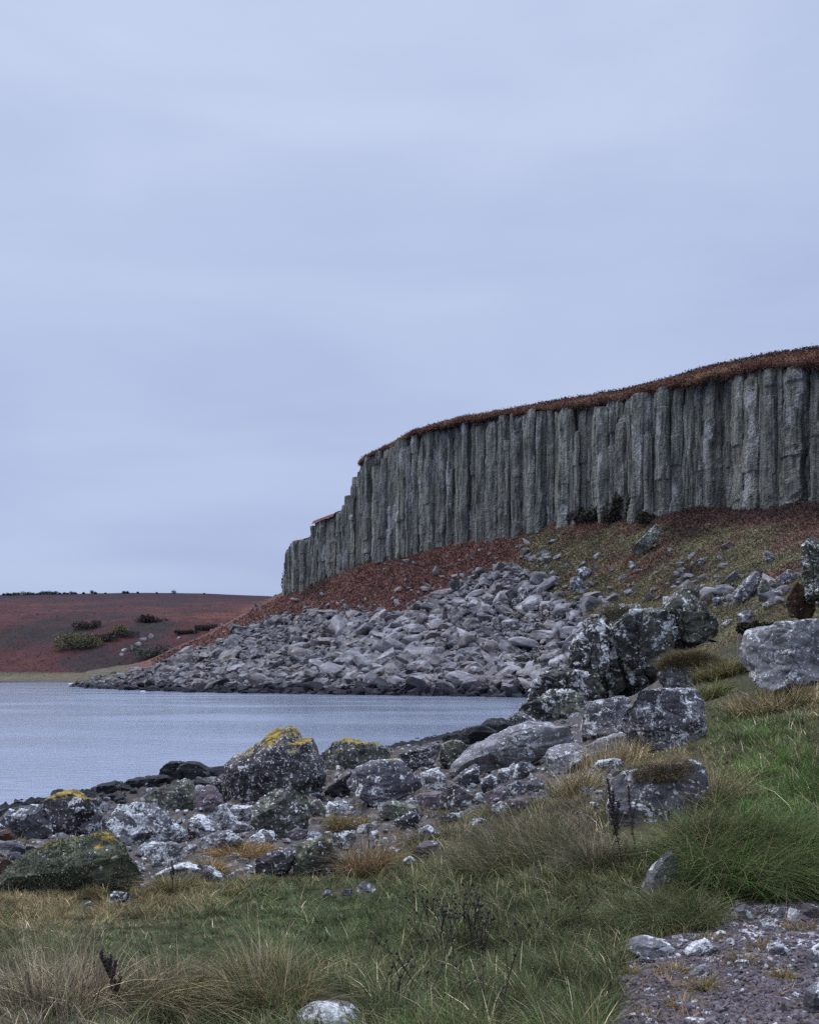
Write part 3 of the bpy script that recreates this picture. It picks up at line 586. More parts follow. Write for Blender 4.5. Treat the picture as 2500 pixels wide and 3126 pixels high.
# --- right boulders (crop G, F, H, J)
boulder('G', [(1085,1340),(1120,1180),(1140,1100),(1250,1020),(1350,980),(1500,965),(1724,985),(1950,1020),(2150,1150),(2200,1400),(2100,1560),(1724,1500),(1530,1530),(1450,1580),(1120,1605),(1100,1560),(1140,1400)], 'bare', 'huge pale grey boulder overhanging the grass at the right edge', thick=.8, sink=.05, cuts=6, knob=.12, Y=24)
ID['mossy'] = boulder('G', [(1540,560),(1560,420),(1580,330),(1650,275),(1724,290),(1850,330),(1950,450),(1950,700),(1850,830),(1724,860),(1650,850),(1600,700)], 'green', 'tall rock crusted with pale green lichen at the right edge', Y=36, knob=.7, thick=.8, cuts=4, sub=7, crev=.06, sc=.6)
boulder('G', [(1430,780),(1520,640),(1620,690),(1700,860),(1660,960),(1500,940)], 'rust', 'dark brown rock under the pale green crusted rock', Y=37)
ID['knoll'] = boulder('F', [(1100,890),(1140,800),(1300,750),(1450,740),(1560,800),(1560,1020),(1120,1020)], 'grey', 'grey boulder under the tan grass cap behind the crag', dY=1)
boulder('H', [(365,430),(450,280),(560,160),(620,125),(650,230),(640,340),(560,410),(440,430)], 'grey', 'pointed leaning stone half hidden in the long green grass', thick=.6, rough=.6, cuts=-3)
boulder('J', [(720,1400),(760,1340),(830,1290),(960,1268),(1150,1290),(1240,1350),(1250,1480),(740,1480)], 'pale', 'rounded pale stone at the bottom edge among long grass', rough=.5, cuts=-4)
boulder('H', [(640,1450),(700,1400),(760,1383),(860,1392),(910,1450)], 'pale', 'smooth pale stone at the bottom edge beside the gravel', rough=.4, cuts=5)
boulder('H', [(1610,1330),(1640,1180),(1724,1110),(1850,1150),(1850,1440),(1620,1440)], 'grey', 'grey stone at the right edge of the gravel', rough=.6)
boulder('H', [(285,850),(330,790),(400,765),(560,785),(650,880),(560,960),(400,960)], 'pale', 'flat stone with two bright white blotches at the left of the gravel', cuts=4)
boulder('H', [(1090,660),(1105,560),(1180,500),(1220,560),(1215,660),(1150,685)], 'pale', 'knobbly white crusted stone under the right grass overhang', knob=.4)
boulder('H', [(1350,620),(1370,560),(1420,540),(1470,590),(1450,640)], 'pale', 'small round white stone in the gravel under the grass overhang', knob=.3)
boulder('H', [(1480,660),(1510,560),(1550,550),(1580,640),(1570,690)], 'pale', 'upright white crusted stone near the right edge of the gravel', knob=.4)
boulder('H', [(1590,600),(1620,520),(1724,530),(1780,620),(1640,660)], 'purple', 'pink and white stone at the right edge below the grass overhang', knob=.4)
boulder('H', [(740,1060),(760,1010),(840,990),(920,1005),(915,1060),(800,1085)], 'pale', 'low bluish white stone in the middle of the gravel', knob=.5)
boulder('H', [(720,890),(760,830),(880,790),(1000,790),(1010,850),(860,900),(780,950)], 'pale', 'broken pale stone ridge at the top of the gravel', knob=.5)
boulder('H', [(1470,1010),(1510,940),(1570,1000),(1590,1050),(1500,1050)], 'pale', 'small white stone lying right of centre in the gravel')
boulder('H', [(1640,960),(1660,880),(1740,820),(1790,900),(1760,1040),(1680,1040)], 'grey', 'grey white stone at the right edge of the gravel, above the plain one')
boulder('J', [(935,440),(970,415),(1015,420),(1025,475),(960,490)], 'grey', 'small grey stone beside the bare earth strip in the turf')
boulder('J', [(1205,400),(1240,360),(1290,345),(1350,410),(1310,450),(1220,440)], 'pale', 'larger pale stone right of the bare earth strip in the turf')
boulder('J', [(1080,450),(1110,410),(1170,400),(1190,450),(1110,465)], 'purple', 'low pinkish stone between two stones by the bare earth strip')
boulder('J', [(20,460),(60,448),(100,455),(90,470),(25,472)], 'pale', 'thin white stone chip in the open turf')

r_ = np.random.default_rng(77)
for i_ in range(26):
    gx, gy = r_.uniform(1330, 1730), r_.uniform(1925, 2150)
    if not gravel_field(np.array([gx]), np.array([gy]))[0]: continue
    w_ = r_.uniform(9, 30) ; a_ = np.sort(r_.uniform(0, 6.28, 7)); boulder('D', [(gx + w_ * math.cos(q) * r_.uniform(.7, 1.1), gy + w_ * .5 * math.sin(q) * r_.uniform(.7, 1.1)) for q in np.linspace(0, 6.28, 8)[:-1]], ['pale', 'purple', 'grey'][i_ % 3], 'small lichened stone set in the purplish gravel', name='gravel_stone', cat='stone', group='small stones set in the gravel', knob=.4, sub=5, sc=2.0)
# --- knobbly lichen outcrop in the middle distance: one mass with several faces
oc = D(1300, 1500, 74)
out_e = empty('rock_outcrop', tuple(oc), 'tall knobbly outcrop crusted with green and white lichen beside the bay', 'outcrop')
def face(name, k, pts, kind, Y, **kw): return boulder(k, pts, kind, kw.pop('label', None), Y=Y, name=name, parent=out_e, **kw)
face('core', 'F', [(300,1130),(160,1090),(170,980),(400,880),(480,760),(560,600),(650,425),(830,390),(1000,405),(1200,390),(1262,240),(1370,215),(1425,330),(1570,500),(1570,600),(1300,720),(1150,1000),(700,1110)], 'crag', 77, thick=.5, knob=.4, crev=.10, cuts=2, sc=.2, sub=7)
face('main_face', 'F', [(540,600),(600,440),(720,360),(830,380),(1000,395),(1200,380),(1320,430),(1310,560),(1160,780),(1110,1010),(800,1090),(600,1110),(500,1000),(470,800)], 'crag', 74, thick=.7, knob=.35, crev=.11, cuts=10, sc=.2, sub=7, label='dark face crusted with white lichen')
face('buttress', 'F', [(560,560),(600,450),(690,420),(740,520),(770,700),(760,900),(700,1000),(560,1020),(480,900),(420,800),(500,690)], 'crag', 71, thick=.6, knob=.5, crev=.10, cuts=8, sc=.2, sub=7, label='green lichen buttress')
face('lower_face', 'F', [(155,1080),(165,960),(230,880),(400,860),(520,840),(680,900),(760,1000),(640,1100),(400,1130),(200,1130)], 'crag', 70, thick=.7, knob=.5, crev=.09, cuts=8, sc=.2, sub=7)
face('foot', 'F', [(40,1190),(120,1110),(250,1060),(330,1010),(480,1000),(610,1050),(650,1200),(400,1230),(180,1260)], 'crag', 62, thick=.7, knob=.5, crev=.07, cuts=8, sc=.2, label='low mossy green foot')
face('pinnacle', 'F', [(1200,310),(1250,220),(1300,200),(1365,195),(1385,290),(1425,310),(1445,400),(1590,490),(1590,600),(1320,620),(1290,500),(1225,390)], 'green', 73, thick=.6, knob=.25, crev=.09, cuts=12, sc=.15, boxy=.55, label='upright green pinnacle of rock')
face('side_wall', 'F', [(1130,480),(1250,430),(1400,430),(1580,500),(1590,600),(1300,720),(1180,790),(1120,1010),(1050,900)], 'speck', 75, thick=.5, knob=.3, crev=.12, cuts=8, sc=.2, sub=7)
# --- hillside rocks
boulder('G', [(68,400),(100,330),(200,230),(290,140),(380,100),(430,150),(350,220),(190,380),(100,415)], 'green', 'long fallen column leaning on the hillside under the cliff', hill=True, sc=.3, thick=.5)
for pts, kd, lb in (([(55,550),(60,470),(90,455),(120,480),(110,550)], 'grey', 'small upright rock below the long fallen column'),
    ([(645,495),(680,450),(740,428),(735,480),(680,505)], 'grey', 'pale tilted rock alone in the middle of the hillside grass'),
    ([(845,350),(900,310),(950,288),(965,330),(900,375)], 'purple', 'pinkish rock higher on the hillside than the pale tilted rock'),
    ([(1230,380),(1280,348),(1310,420),(1325,480),(1255,480)], 'grey', 'upright grey rock on the hillside above the leaning blocks'),
    ([(935,820),(1000,720),(1080,650),(1150,550),(1215,600),(1170,700),(1100,790),(980,845)], 'grey', 'big slanting grey block of the cluster left of the pale green crusted rock'),
    ([(1175,820),(1190,720),(1210,620),(1305,650),(1290,820),(1220,830)], 'green', 'upright grey green block in the middle of the hillside cluster'),
    ([(1345,580),(1400,540),(1540,540),(1550,620),(1500,670),(1380,675)], 'grey', 'square grey block at the top right of the hillside cluster'),
    ([(1285,780),(1300,690),(1390,740),(1400,790),(1330,800)], 'grey', 'small wedge of rock between the upright block and the square block'),
    ([(1380,720),(1430,680),(1500,690),(1490,760),(1400,770)], 'purple', 'low pinkish rock under the square grey block'),
    ([(995,950),(1060,900),(1150,900),(1180,985),(1060,1025),(1020,1010)], 'grey', 'pair of fused grey stones below the slanting block'),
    ([(865,1030),(920,975),(985,985),(980,1040)], 'grey', 'low grey stone in red bracken right of the outcrop pinnacle'),
    ([(1220,850),(1270,815),(1305,850),(1290,880),(1230,880)], 'pale', 'pale stone at the foot of the upright grey green block'),
    ([(750,840),(800,790),(900,780),(940,830),(860,860)], 'grey', 'flat grey stone left of the slanting block')):
    boulder('G', pts, kd, lb, hill=True, sc=.35, cuts=12)
for pts, kd, lb in (([(505,150),(515,75),(560,68),(625,105),(620,185),(540,190)], 'grey', 'upper of two stacked grey blocks on the hillside'),
    ([(465,290),(470,160),(520,145),(565,190),(560,295)], 'grey', 'lower of two stacked grey blocks on the hillside'),
    ([(55,310),(60,220),(130,190),(220,210),(305,250),(295,310),(150,320)], 'grey', 'broad flat grey block at the top right of the scree'),
    ([(-20,350),(20,315),(180,315),(185,345),(60,365)], 'grey', 'long thin slab below the broad flat block on the scree')):
    boulder('F', pts, kd, lb, hill=True, sc=.35, cuts=12)

# ------------------------------------------------------------------ scree
def rock_proto(seed, sub=3):
    r = np.random.default_rng(seed); v, f = ico(sub); v = np.sign(v) * np.abs(v) ** .6; v = v / np.abs(v).max(); p = v * np.array([1, r.uniform(.55, .95), r.uniform(.38, .75)])
    for _ in range(11):
        d = r.normal(size=3); d /= np.linalg.norm(d); over = p @ d - np.linalg.norm(d * np.array([1, .75, .6])) * r.uniform(.5, .86)
        p = p - np.where(over > 0, over, 0)[:, None] * d
    o = r.uniform(0, 99, 3); p = p * (1 + fbm(p[:, 0] * 2 + o[0], p[:, 1] * 2 + o[1], p[:, 2] * 2 + o[2], 3) * .10)[:, None]
    return p / np.abs(p).max(), f
PR = [rock_proto(500 + i) for i in range(14)]
def scree_mat(name, dk_, lt_, wl):
    b = NB(name); t = coords(b); n1 = b.noise(t, .5, 7, .65); n2 = b.noise(t, 3.5, 4, .6)
    colr = b.mix(b.ramp(n1, .35, .66), dk_, lt_); colr = b.mix(b.math('MULTIPLY', b.ramp(b.noise(t, 1.3, 8, .7), .56, .66), wl), colr, (.42, .42, .44))
    colr = b.mix(b.ramp(n2, .3, .65), b.mix(.6, colr, dk_), colr)
    oi = b.n('ObjectInfo'); colr = b.mix(1.0, colr, b.mix(oi.outputs['Random'], (.65, .65, .66), (1.2, 1.2, 1.2)), 'MULTIPLY')
    b.l(colr, b.p.inputs['Base Color']); b.p.inputs['Roughness'].default_value = .9; b.p.inputs['Specular IOR Level'].default_value = .25
    b.l(b.bump(b.math('ADD', n1, b.math('MULTIPLY', n2, .4)), .7, .25), b.p.inputs['Normal']); return b.m
M_scree = scree_mat('scree_rock', (.10, .096, .100), (.40, .385, .39), .65); M_wet = scree_mat('wet_rock', (.010, .010, .014), (.040, .038, .045), .05)
M_scree2 = scree_mat('scree_rock_brown', (.09, .080, .076), (.34, .305, .29), .5)
PL = [rock_proto(700 + i, 2) for i in range(14)]
pme = {}
for mi, mt in enumerate((M_scree, M_scree2, M_wet)):
    for i, (p, f) in enumerate(PR): pme[mi, i] = mesh_np('scree_rock', p, tris=f, mat=mt)
# candidate places on the slope, even per picture area
ok = scr & (tt[:, None] < 1); ii = np.argwhere(ok)
area = np.maximum(1e-6, np.abs(np.gradient(hpy, axis=0)) * np.abs(np.gradient(hpx, axis=1)))[ok]
NS = 16500
ch = ii[rng.choice(len(ii), NS, p=area / area.sum())]
pos = HP[ch[:, 0], ch[:, 1]] + rng.normal(size=(NS, 3)) * np.array([.7, .7, 0])
spx, spy = hpx[ch[:, 0], ch[:, 1]], hpy[ch[:, 0], ch[:, 1]]
size = np.exp(rng.normal(size=NS) * .70) * 0.49
size *= np.interp(spx, [130, 300, 600, 1000], [.55, .75, 1.0, 1.0]) * (1 + .25 * sstep(1180, 1300, spy) * sstep(1440, 1380, spy))
fine = inpoly(spx, spy, [(1080, 1260), (1200, 1290), (1240, 1380), (1120, 1400), (1040, 1330)]); size = np.where(fine, size * .6, size)
size = np.clip(size, .22, 3.2)
extra = []     # sparse rocks on the bracken around the scree
for (dx, dy, sx, sy, nn_) in ((760, 1285, 60, 14, 26), (1120, 1175, 40, 20, 22), (1230, 1240, 20, 40, 20), (830, 1200, 60, 25, 8), (1430, 1200, 110, 40, 16), (1500, 1255, 40, 14, 40), (1560, 1240, 40, 25, 30),
                                (690, 1305, 80, 18, 110), (880, 1265, 60, 20, 60), (1000, 1215, 50, 18, 60), (1100, 1190, 60, 25, 60), (1200, 1230, 60, 30, 60), (560, 1325, 60, 14, 60), (1340, 1260, 90, 30, 30), (690, 1310, 70, 15, 40), (560, 1330, 40, 12, 30), (620, 1265, 40, 15, 10), (1440, 1235, 16, 25, 40), (1640, 1240, 40, 30, 30), (1280, 1330, 20, 30, 40)):
    for _ in range(nn_):
        q = headhit(dx + rng.normal() * sx, dy + rng.normal() * sy); extra.append((*q, float(np.clip(np.exp(rng.normal() * .5) * .75, .3, 2.0))))
extra = np.array(extra); pos = np.concatenate([pos, extra[:, :3]]); size = np.concatenate([size, extra[:, 3]]); NS = len(pos)
px_ = CX + pos[:, 0] / pos[:, 1] * F
kindm = np.where(pos[:, 2] < 1.35 + rng.normal(size=NS) * .35, 2, np.where(rng.random(NS) < .3, 1, 0))
pos[:, 2] += size * .12
stretch = np.stack([rng.uniform(.8, 1.75, NS), np.ones(NS), rng.uniform(.6, 1.1, NS)], 1); proto = rng.integers(0, len(PR), NS); rz = rng.uniform(0, 6.28, NS); tilt = rng.normal(size=NS) * .4 - .12; roll = rng.normal(size=NS) * .4
show = size / pos[:, 1]; order = np.argsort(-show)
solo = set(order[np.isin(kindm[order], (0, 1))][:215].tolist()) | set(order[kindm[order] == 2][:75].tolist())
bufs = {0: [], 1: [], 2: []}
def euler(x, y, z): return np.array(Matrix.Rotation(z, 3, 'Z') @ Matrix.Rotation(y, 3, 'Y') @ Matrix.Rotation(x, 3, 'X'))
for i in range(NS):
    if i in solo:
        o = link('scree_boulder' if kindm[i] < 2 else 'shore_boulder', pme[int(kindm[i]), int(proto[i])], tuple(pos[i])); o.rotation_euler = (tilt[i], roll[i], rz[i]); o.scale = tuple(size[i] * stretch[i])
        if kindm[i] < 2: tag(o, 'one of the larger grey blocks in the scree below the cliff', 'boulder', 'larger grey blocks of the scree')
        else: tag(o, 'one of the larger black wet rocks at the foot of the scree', 'boulder', 'black wet rocks at the foot of the scree')
    else:
        p, f = (PR if size[i] > .8 else PL)[proto[i]]; bufs[int(kindm[i])].append((p * size[i] * stretch[i] @ euler(tilt[i], roll[i], rz[i]).T + pos[i], f))
def merge(buf):
    n0, vs, fs = 0, [], []
    for p, f in buf: vs.append(p); fs.append(f + n0); n0 += len(p)
    return np.concatenate(vs), np.concatenate(fs)
for k, nm, lb, mt in ((0, 'scree_rubble', 'smaller grey rubble filling the scree slope', M_scree), (1, 'brown_rubble', 'smaller brownish rubble mixed through the scree slope', M_scree2), (2, 'wet_rubble', 'smaller black wet stones along the far waterline', M_wet)):
    vv, ff = merge(bufs[k]); tag(link(nm, mesh_np(nm, vv, tris=ff, mat=mt)), lb, 'rubble', kind='stuff')

# small stones among the near boulders: individuals sharing a look
def near_ok(dx, dy): return rocky_field(dx, dy) > .5
cand = 4200
dx = rng.uniform(-60, 1530, cand); dy = rng.uniform(1520, 1890, cand)
okc = near_ok(dx, dy); X, Y, z = hit.many(dx * 1.45, dy * 1.45); okc &= (z > -.1)
dx, dy, X, Y, z = dx[okc], dy[okc], X[okc], Y[okc], z[okc]
sizepx = np.exp(rng.normal(size=len(X)) * .55) * 10.5; szm = np.clip(sizepx * 1.45 / F * Y * .5, .03, 1.0)
kk = np.where(z < 1.25, 2, np.where(rng.random(len(X)) < .7, 1, 0))
stone_m = [rock_mat('pale', 0, 2.0), rock_mat('grey', 0, 2.0), rock_mat('dark', 0, 2.0)]
sme = {(a, i): mesh_np('stone', p, tris=f, mat=stone_m[a], smooth=False) for a in range(3) for i, (p, f) in enumerate(PR)}
od = np.argsort(-szm / Y); buf = {0: [], 1: [], 2: []}
for c, i in enumerate(od[:2600]):
    r3 = rng.normal(size=2) * .3; rzz = rng.uniform(0, 6.28); pi_ = int(rng.integers(0, len(PR)))
    if c < 230:
        o = link('shore_stone', sme[int(kk[i]), pi_], (X[i], Y[i], z[i] + szm[i] * .1)); o.rotation_euler = (r3[0], r3[1], rzz); o.scale = (szm[i],) * 3
        if kk[i] == 2: tag(o, 'small black wet stone between the rocks at the near waterline', 'stone', 'small black stones at the near waterline')
        else: tag(o, 'small lichened stone wedged between the near boulders', 'stone', 'small lichened stones between the near boulders')
    else:
        p, f = PR[pi_]; buf[int(kk[i])].append((p * szm[i] @ euler(r3[0], r3[1], rzz).T + np.array([X[i], Y[i], z[i] + szm[i] * .1]), f))
for k, nm, lb in ((0, 'pale_pebbles', 'pale pebbles filling gaps between the near boulders'), (1, 'grey_pebbles', 'grey pebbles filling gaps between the near boulders'), (2, 'black_pebbles', 'black wet pebbles along the near waterline')):
    if buf[k]:
        vv, ff = merge(buf[k]); tag(link(nm, mesh_np(nm, vv, tris=ff, mat=stone_m[k])), lb, 'pebbles', kind='stuff')
# gravel chips of the bare patch
cand = 20000; dx = rng.uniform(1250, 1850, cand); dy = rng.uniform(1880, 2300, cand); okc = gravel_field(dx, dy) > .5; dx, dy = dx[okc], dy[okc]
X, Y, z = hit.many(dx * 1.45, dy * 1.45); sz = np.clip(np.exp(rng.normal(size=len(X)) * .5) * .0085, .003, .035)
LO = [rock_proto(900 + i, 2) for i in range(8)]; bb = []
for i in range(len(X)):
    p, f = LO[i % 8]; bb.append((p * sz[i] @ euler(rng.normal() * .4, rng.normal() * .4, rng.uniform(0, 6.28)).T + np.array([X[i], Y[i], z[i] + sz[i] * .15]), f))
vv, ff = merge(bb)
bm_ = NB('gravel'); t = coords(bm_, False); vo = bm_.vor(t, 40, 'Color'); s_ = bm_.n('SeparateColor'); bm_.l(vo, s_.inputs[0])
cc = bm_.mix(s_.outputs[0], (.040, .030, .034), (.14, .115, .122)); cc = bm_.mix(bm_.ramp(s_.outputs[1], .955, .965), cc, (.36, .36, .38)); bm_.l(cc, bm_.p.inputs['Base Color']); bm_.p.inputs['Roughness'].default_value = .9
tag(link('gravel', mesh_np('gravel', vv, tris=ff, mat=bm_.m)), 'loose purplish gravel on the bare patch', 'gravel', kind='stuff')

# ------------------------------------------------------------------ basalt cliff
TOPX = [560, 592, 597, 616, 640, 655, 659, 690, 705, 718, 732, 746, 765, 786, 830, 871, 973, 1096, 1164, 1307, 1395, 1613, 1724, 1950]
TOPY = [1255, 1225, 1180, 1141, 1135, 1125, 1098, 1086, 1081, 1060, 1025, 989, 968, 957, 938, 914, 887, 870, 862, 842, 818, 775, 768, 745]
BASX = [560, 593, 616, 715, 817, 892, 1001, 1123, 1205, 1290, 1382, 1436, 1573, 1607, 1702, 1950]
BASY = [1262, 1253, 1249, 1203, 1170, 1148, 1145, 1107, 1092, 1082, 1082, 1070, 1066, 1078, 1056, 1036]
def cliff_pt(x):
    Y = float(cliffY(x)); X = (x * 1.45 - CX) / F * Y; return X, Y
def zat(x, py): Y = float(cliffY(x)); return H - (py * 1.45 - HY) / F * Y
cn = np.array([-.81, -.59])      # outward, towards the sea
b = NB('basalt'); t = coords(b)
oi = b.n('ObjectInfo'); st = b.scale(t, (1, 1, .16)); st2 = b.scale(t, (1, 1, .07)); nv = b.noise(st2, 1.5, 6, .7, .3); n1 = b.math('ADD', b.math('MULTIPLY', b.noise(st, .55, 8, .65), .55), b.math('MULTIPLY', nv, .45)); n2 = b.noise(t, 2.4, 6, .65); n3 = b.noise(b.scale(t, (1, 1, .35)), .22, 5, .6)
colr = b.mix(b.ramp(n1, .38, .60), (.055, .058, .054), (.30, .30, .262)); colr = b.mix(b.ramp(n2, .32, .6), b.mix(.6, colr, (.035, .036, .036)), colr)
colr = b.mix(b.math('MULTIPLY', b.ramp(b.noise(t, .35, 8, .68), .50, .68), .55), colr, (.13, .14, .085))
colr = b.mix(b.math('MULTIPLY', b.ramp(b.math('ADD', n3, b.math('MULTIPLY_ADD', n2, .3, -.15)), .555, .66), .7), colr, (.42, .42, .44))
colr = b.mix(1.0, colr, b.mix(oi.outputs['Random'], (.75, .75, .77), (1.25, 1.25, 1.2)), 'MULTIPLY')
b.l(colr, b.p.inputs['Base Color']); b.p.inputs['Roughness'].default_value = .9; b.p.inputs['Specular IOR Level'].default_value = .25
b.l(b.bump(b.math('ADD', n1, b.math('MULTIPLY', n2, .9)), 1.0, .9), b.p.inputs['Normal']); M_basalt = b.m
cx0, cy0 = cliff_pt(1200)
cliff = empty('basalt_cliff', (cx0, cy0, zat(1200, 1095)), 'tall grey cliff of upright basalt columns with red heather along its top', 'cliff'); cl = np.array(cliff.location)
xs = []; x = 598.0
while x < 1840:
    wm = float(np.clip(np.exp(rng.normal() * .5) * 1.6, .7, 4.2)); Y = float(cliffY(x)); dpx = wm * 1900 / Y * 1.02; xs.append((x + dpx / 2, wm)); x += dpx
print('columns', len(xs))
NZ, NA = 76, 26
ang = np.linspace(0, 2 * np.pi, NA, endpoint=False)
def column(x, wm, off, top, bot, seed):
    r = np.random.default_rng(seed); X, Y = cliff_pt(x); X += cn[0] * off; Y += cn[1] * off
    sides = r.integers(5, 8); ph = r.uniform(0, 6.28); rad = wm * .75
    zz = np.linspace(bot, top, NZ); s = (zz - bot) / max(top - bot, 1)
    o = r.uniform(0, 100, 3)
    A, Z = np.meshgrid(ang, zz); S = np.meshgrid(ang, s)[1]
    brk = np.cumsum(r.uniform(1.8, 9, 40)) + bot - 4; seg = np.searchsorted(brk, zz); nsg = 42
    rs = r.uniform(.90, 1.06, nsg)[seg]; sh = (r.normal(size=(nsg, 2)) * .10)[seg]; tw = (r.normal(size=nsg) * .10)[seg]
    cor = np.sort((np.arange(sides) + r.uniform(-.28, .28, sides)) * 2 * np.pi / sides)           # uneven corners
    ph_ = (A + ph + tw[:, None]) % (2 * np.pi); k = np.searchsorted(cor, ph_) % sides; c1 = cor[k]; c0 = cor[k - 1]; dc = (c1 - c0) % (2 * np.pi); mid = c0 + dc / 2
    dd = (ph_ - mid + np.pi) % (2 * np.pi) - np.pi
    poly = np.cos(dc / 2) / np.maximum(np.cos(dd), .25)
    rr = rad * np.clip(poly, .45, 1.2) * 1.08
    rib = fbm(np.cos(A) * 2.3 + o[0], np.sin(A) * 2.3 + o[1], Z * .05 + o[2], 3) * .16
    lump = fbm(np.cos(A) * 1.6 + o[1], np.sin(A) * 1.6 + o[0], Z * .35 + o[1], 4, .65) * .20
    rough = fbm(np.cos(A) * 4 + o[1], np.sin(A) * 4 + o[0], Z * .9 + o[1], 2) * .10 * (.4 + 1.2 * sstep(.35, 0, S) + sstep(.85, 1, S))
    taper = 1.06 - .12 * S - sstep(.93, 1.0, S) * r.uniform(.0, .4)
    rr = rr * (1 + rib + lump + rough) * taper * rs[:, None]
    lean = r.normal(size=2) * .4; wob = np.stack([perlin(zz * .12 + o[0], 0 * zz, 0 * zz), perlin(0 * zz, zz * .12 + o[1], 0 * zz)], 1) * .5 + sh
    px = X + rr * np.cos(A) + (lean[0] * (S - .5) + wob[:, :1]); py = Y + rr * np.sin(A) + (lean[1] * (S - .5) + wob[:, 1:])
    v = np.stack([px, py, Z], -1).reshape(-1, 3); i = np.arange(NZ * NA).reshape(NZ, NA); j = np.roll(i, -1, 1)
    q = np.stack([i[:-1], j[:-1], j[1:], i[1:]], -1).reshape(-1, 4)
    v = np.concatenate([v, [[X + lean[0] * .5, Y + lean[1] * .5, top + r.uniform(.0, .5)]]]); c = len(v) - 1
    tr = np.stack([i[-1], j[-1], np.full(NA, c)], -1)
    return v, q, tr
def add_column(v, q, tr, name):
    me = mesh_np(name, v - cl, q, tr, smooth=False, mat=M_basalt); o = link(name, me, (0, 0, 0), cliff); return o
xs.sort(key=lambda q: -q[0]); extra_cols = []
for i, (x, wm) in enumerate(xs):
    top = zat(x, np.interp(x - (9 if x < 770 else 0), TOPX, TOPY)) - abs(rng.normal()) * .8; bot = zat(x, np.interp(x, BASX, BASY)) - 3.0
    if x < 750: top = min(top, zat(x, np.interp(x - 7, TOPX, TOPY)) - .3)
    top -= (rng.random() < .1) * rng.uniform(1, 5)
    # some stretches stand forward, others are recessed
    off = (1.6 * math.sin(x / 41.0) + 1.3 * math.sin(x / 97.0 + 1) + rng.normal() * 1.0) * np.clip((x - 600) / 70, 0, 1)
    off -= (rng.random() < .14) * rng.uniform(1.2, 2.4)
    if rng.random() < .2: top -= rng.uniform(2, 12)
    if rng.random() < .08: bot += rng.uniform(3, 8)
    v, q, tr = column(x, wm, off, top, bot, 3000 + i); 
    if i < 100: add_column(v, q, tr, 'column')
    else: extra_cols.append((v, q, tr))
    xs[i] = (x, wm, off)
# rock behind the columns: narrower ribs standing in a second row, one rough mass
vs, qs, ts, n0 = [], [], [], 0
for v, q, tr in extra_cols: vs.append(v); qs.append(q + n0); ts.append(tr + n0); n0 += len(v)
x = 600.0; k = 0
while x < 1860:
    wm = rng.uniform(1.0, 2.6); Y = float(cliffY(x)); x += wm * 1900 / Y * .62; k += 1
    top = zat(x, np.interp(x, TOPX, TOPY)) - rng.uniform(0, .8); bot = zat(x, np.interp(x, BASX, BASY)) - 3
    off = (1.6 * math.sin(x / 41.0) + 1.3 * math.sin(x / 97.0 + 1) - 2.0 + rng.normal() * .6) * np.clip((x - 600) / 70, .05, 1)
    v, q, tr = column(x, wm * 1.3, off, top, bot, 5000 + k); vs.append(v); qs.append(q + n0); ts.append(tr + n0); n0 += len(v)
o = link('back_rock', mesh_np('back_rock', np.concatenate(vs) - cl, np.concatenate(qs), np.concatenate(ts), mat=M_basalt), (0, 0, 0), cliff); o['kind'] = 'stuff'
# solid body of the headland behind
sx = np.linspace(606, 1990, 160); rows = []
for d_, up in ((7.5, 0), (7.5, 1), (16, 1), (40, 1)):
    r_ = []
    for x in sx:
        X, Y = cliff_pt(x); zt = zat(x, np.interp(x, TOPX, TOPY)) - 1.2; zb = zat(x, np.interp(x, BASX, BASY)) - 6
        r_.append((X - cn[0] * d_, Y - cn[1] * d_, zt if up else zb))
    rows.append(r_)
link('body', mesh_np('body', np.array(rows).reshape(-1, 3) - cl, grid_quads(4, 160), smooth=False, mat=M_basalt), (0, 0, 0), cliff)
# moor above: from the lip back to the skyline
SKX = [600, 640, 700, 760, 800, 871, 973, 1040, 1096, 1164, 1230, 1307, 1395, 1480, 1613, 1724, 1990]
SKY_ = [1190, 1138, 1084, 975, 953, 912, 883, 874, 862, 848, 838, 825, 805, 778, 750, 734, 700]
mx = np.linspace(757, 1990, 420); mr = []
lipn = fbm(mx / 9, 0 * mx, 0 * mx, 4, .6) * 1.1
for k, f_ in enumerate(np.linspace(-.055, 1, 34)):
    Yc = cliffY(mx); e_z = H - (np.interp(mx, TOPX, TOPY) * 1.45 - HY) / F * Yc + .1 + 1.3 * fbm(mx / 22, 0 * mx + 3, 0 * mx, 4, .6)
    Yb = Yc + 30; b_z = H - (np.interp(mx, SKX, SKY_) * 1.45 - HY) / F * Yb
    Xc = (mx * 1.45 - CX) / F * Yc; Xb = (mx * 1.45 - CX) / F * Yb
    g = max(f_, 0) ** .8
    P_ = np.stack([Xc + (Xb - Xc) * f_, Yc + (Yb - Yc) * f_, e_z + (b_z - e_z) * g], 1)
    if f_ < 0: P_[:, 0] += cn[0] * lipn * .8; P_[:, 1] += cn[1] * lipn * .8; P_[:, 2] -= .35 + np.abs(lipn) * 1.3
    mr.append(P_)
mr.append(mr[-1] + np.array([20, 90, -6])); MR = np.array(mr)
MR[..., 2] += fbm(MR[..., 0] * .22, MR[..., 1] * .22, 0 * MR[..., 0], 4, .6) * .75 * np.concatenate([np.full(2, .4), np.ones(len(mr) - 2)])[:, None]
a = fbm(MR[..., 0] * .12, MR[..., 1] * .12, 0 * MR[..., 0] + 5, 4, .6); rowf = np.linspace(0, 1, len(mr))[:, None] + 0 * a
m1 = sstep(-.1, .25, a)[..., None]; mc = np.array([.125, .052, .034]) * (1 - m1) + np.array([.20, .120, .070]) * m1
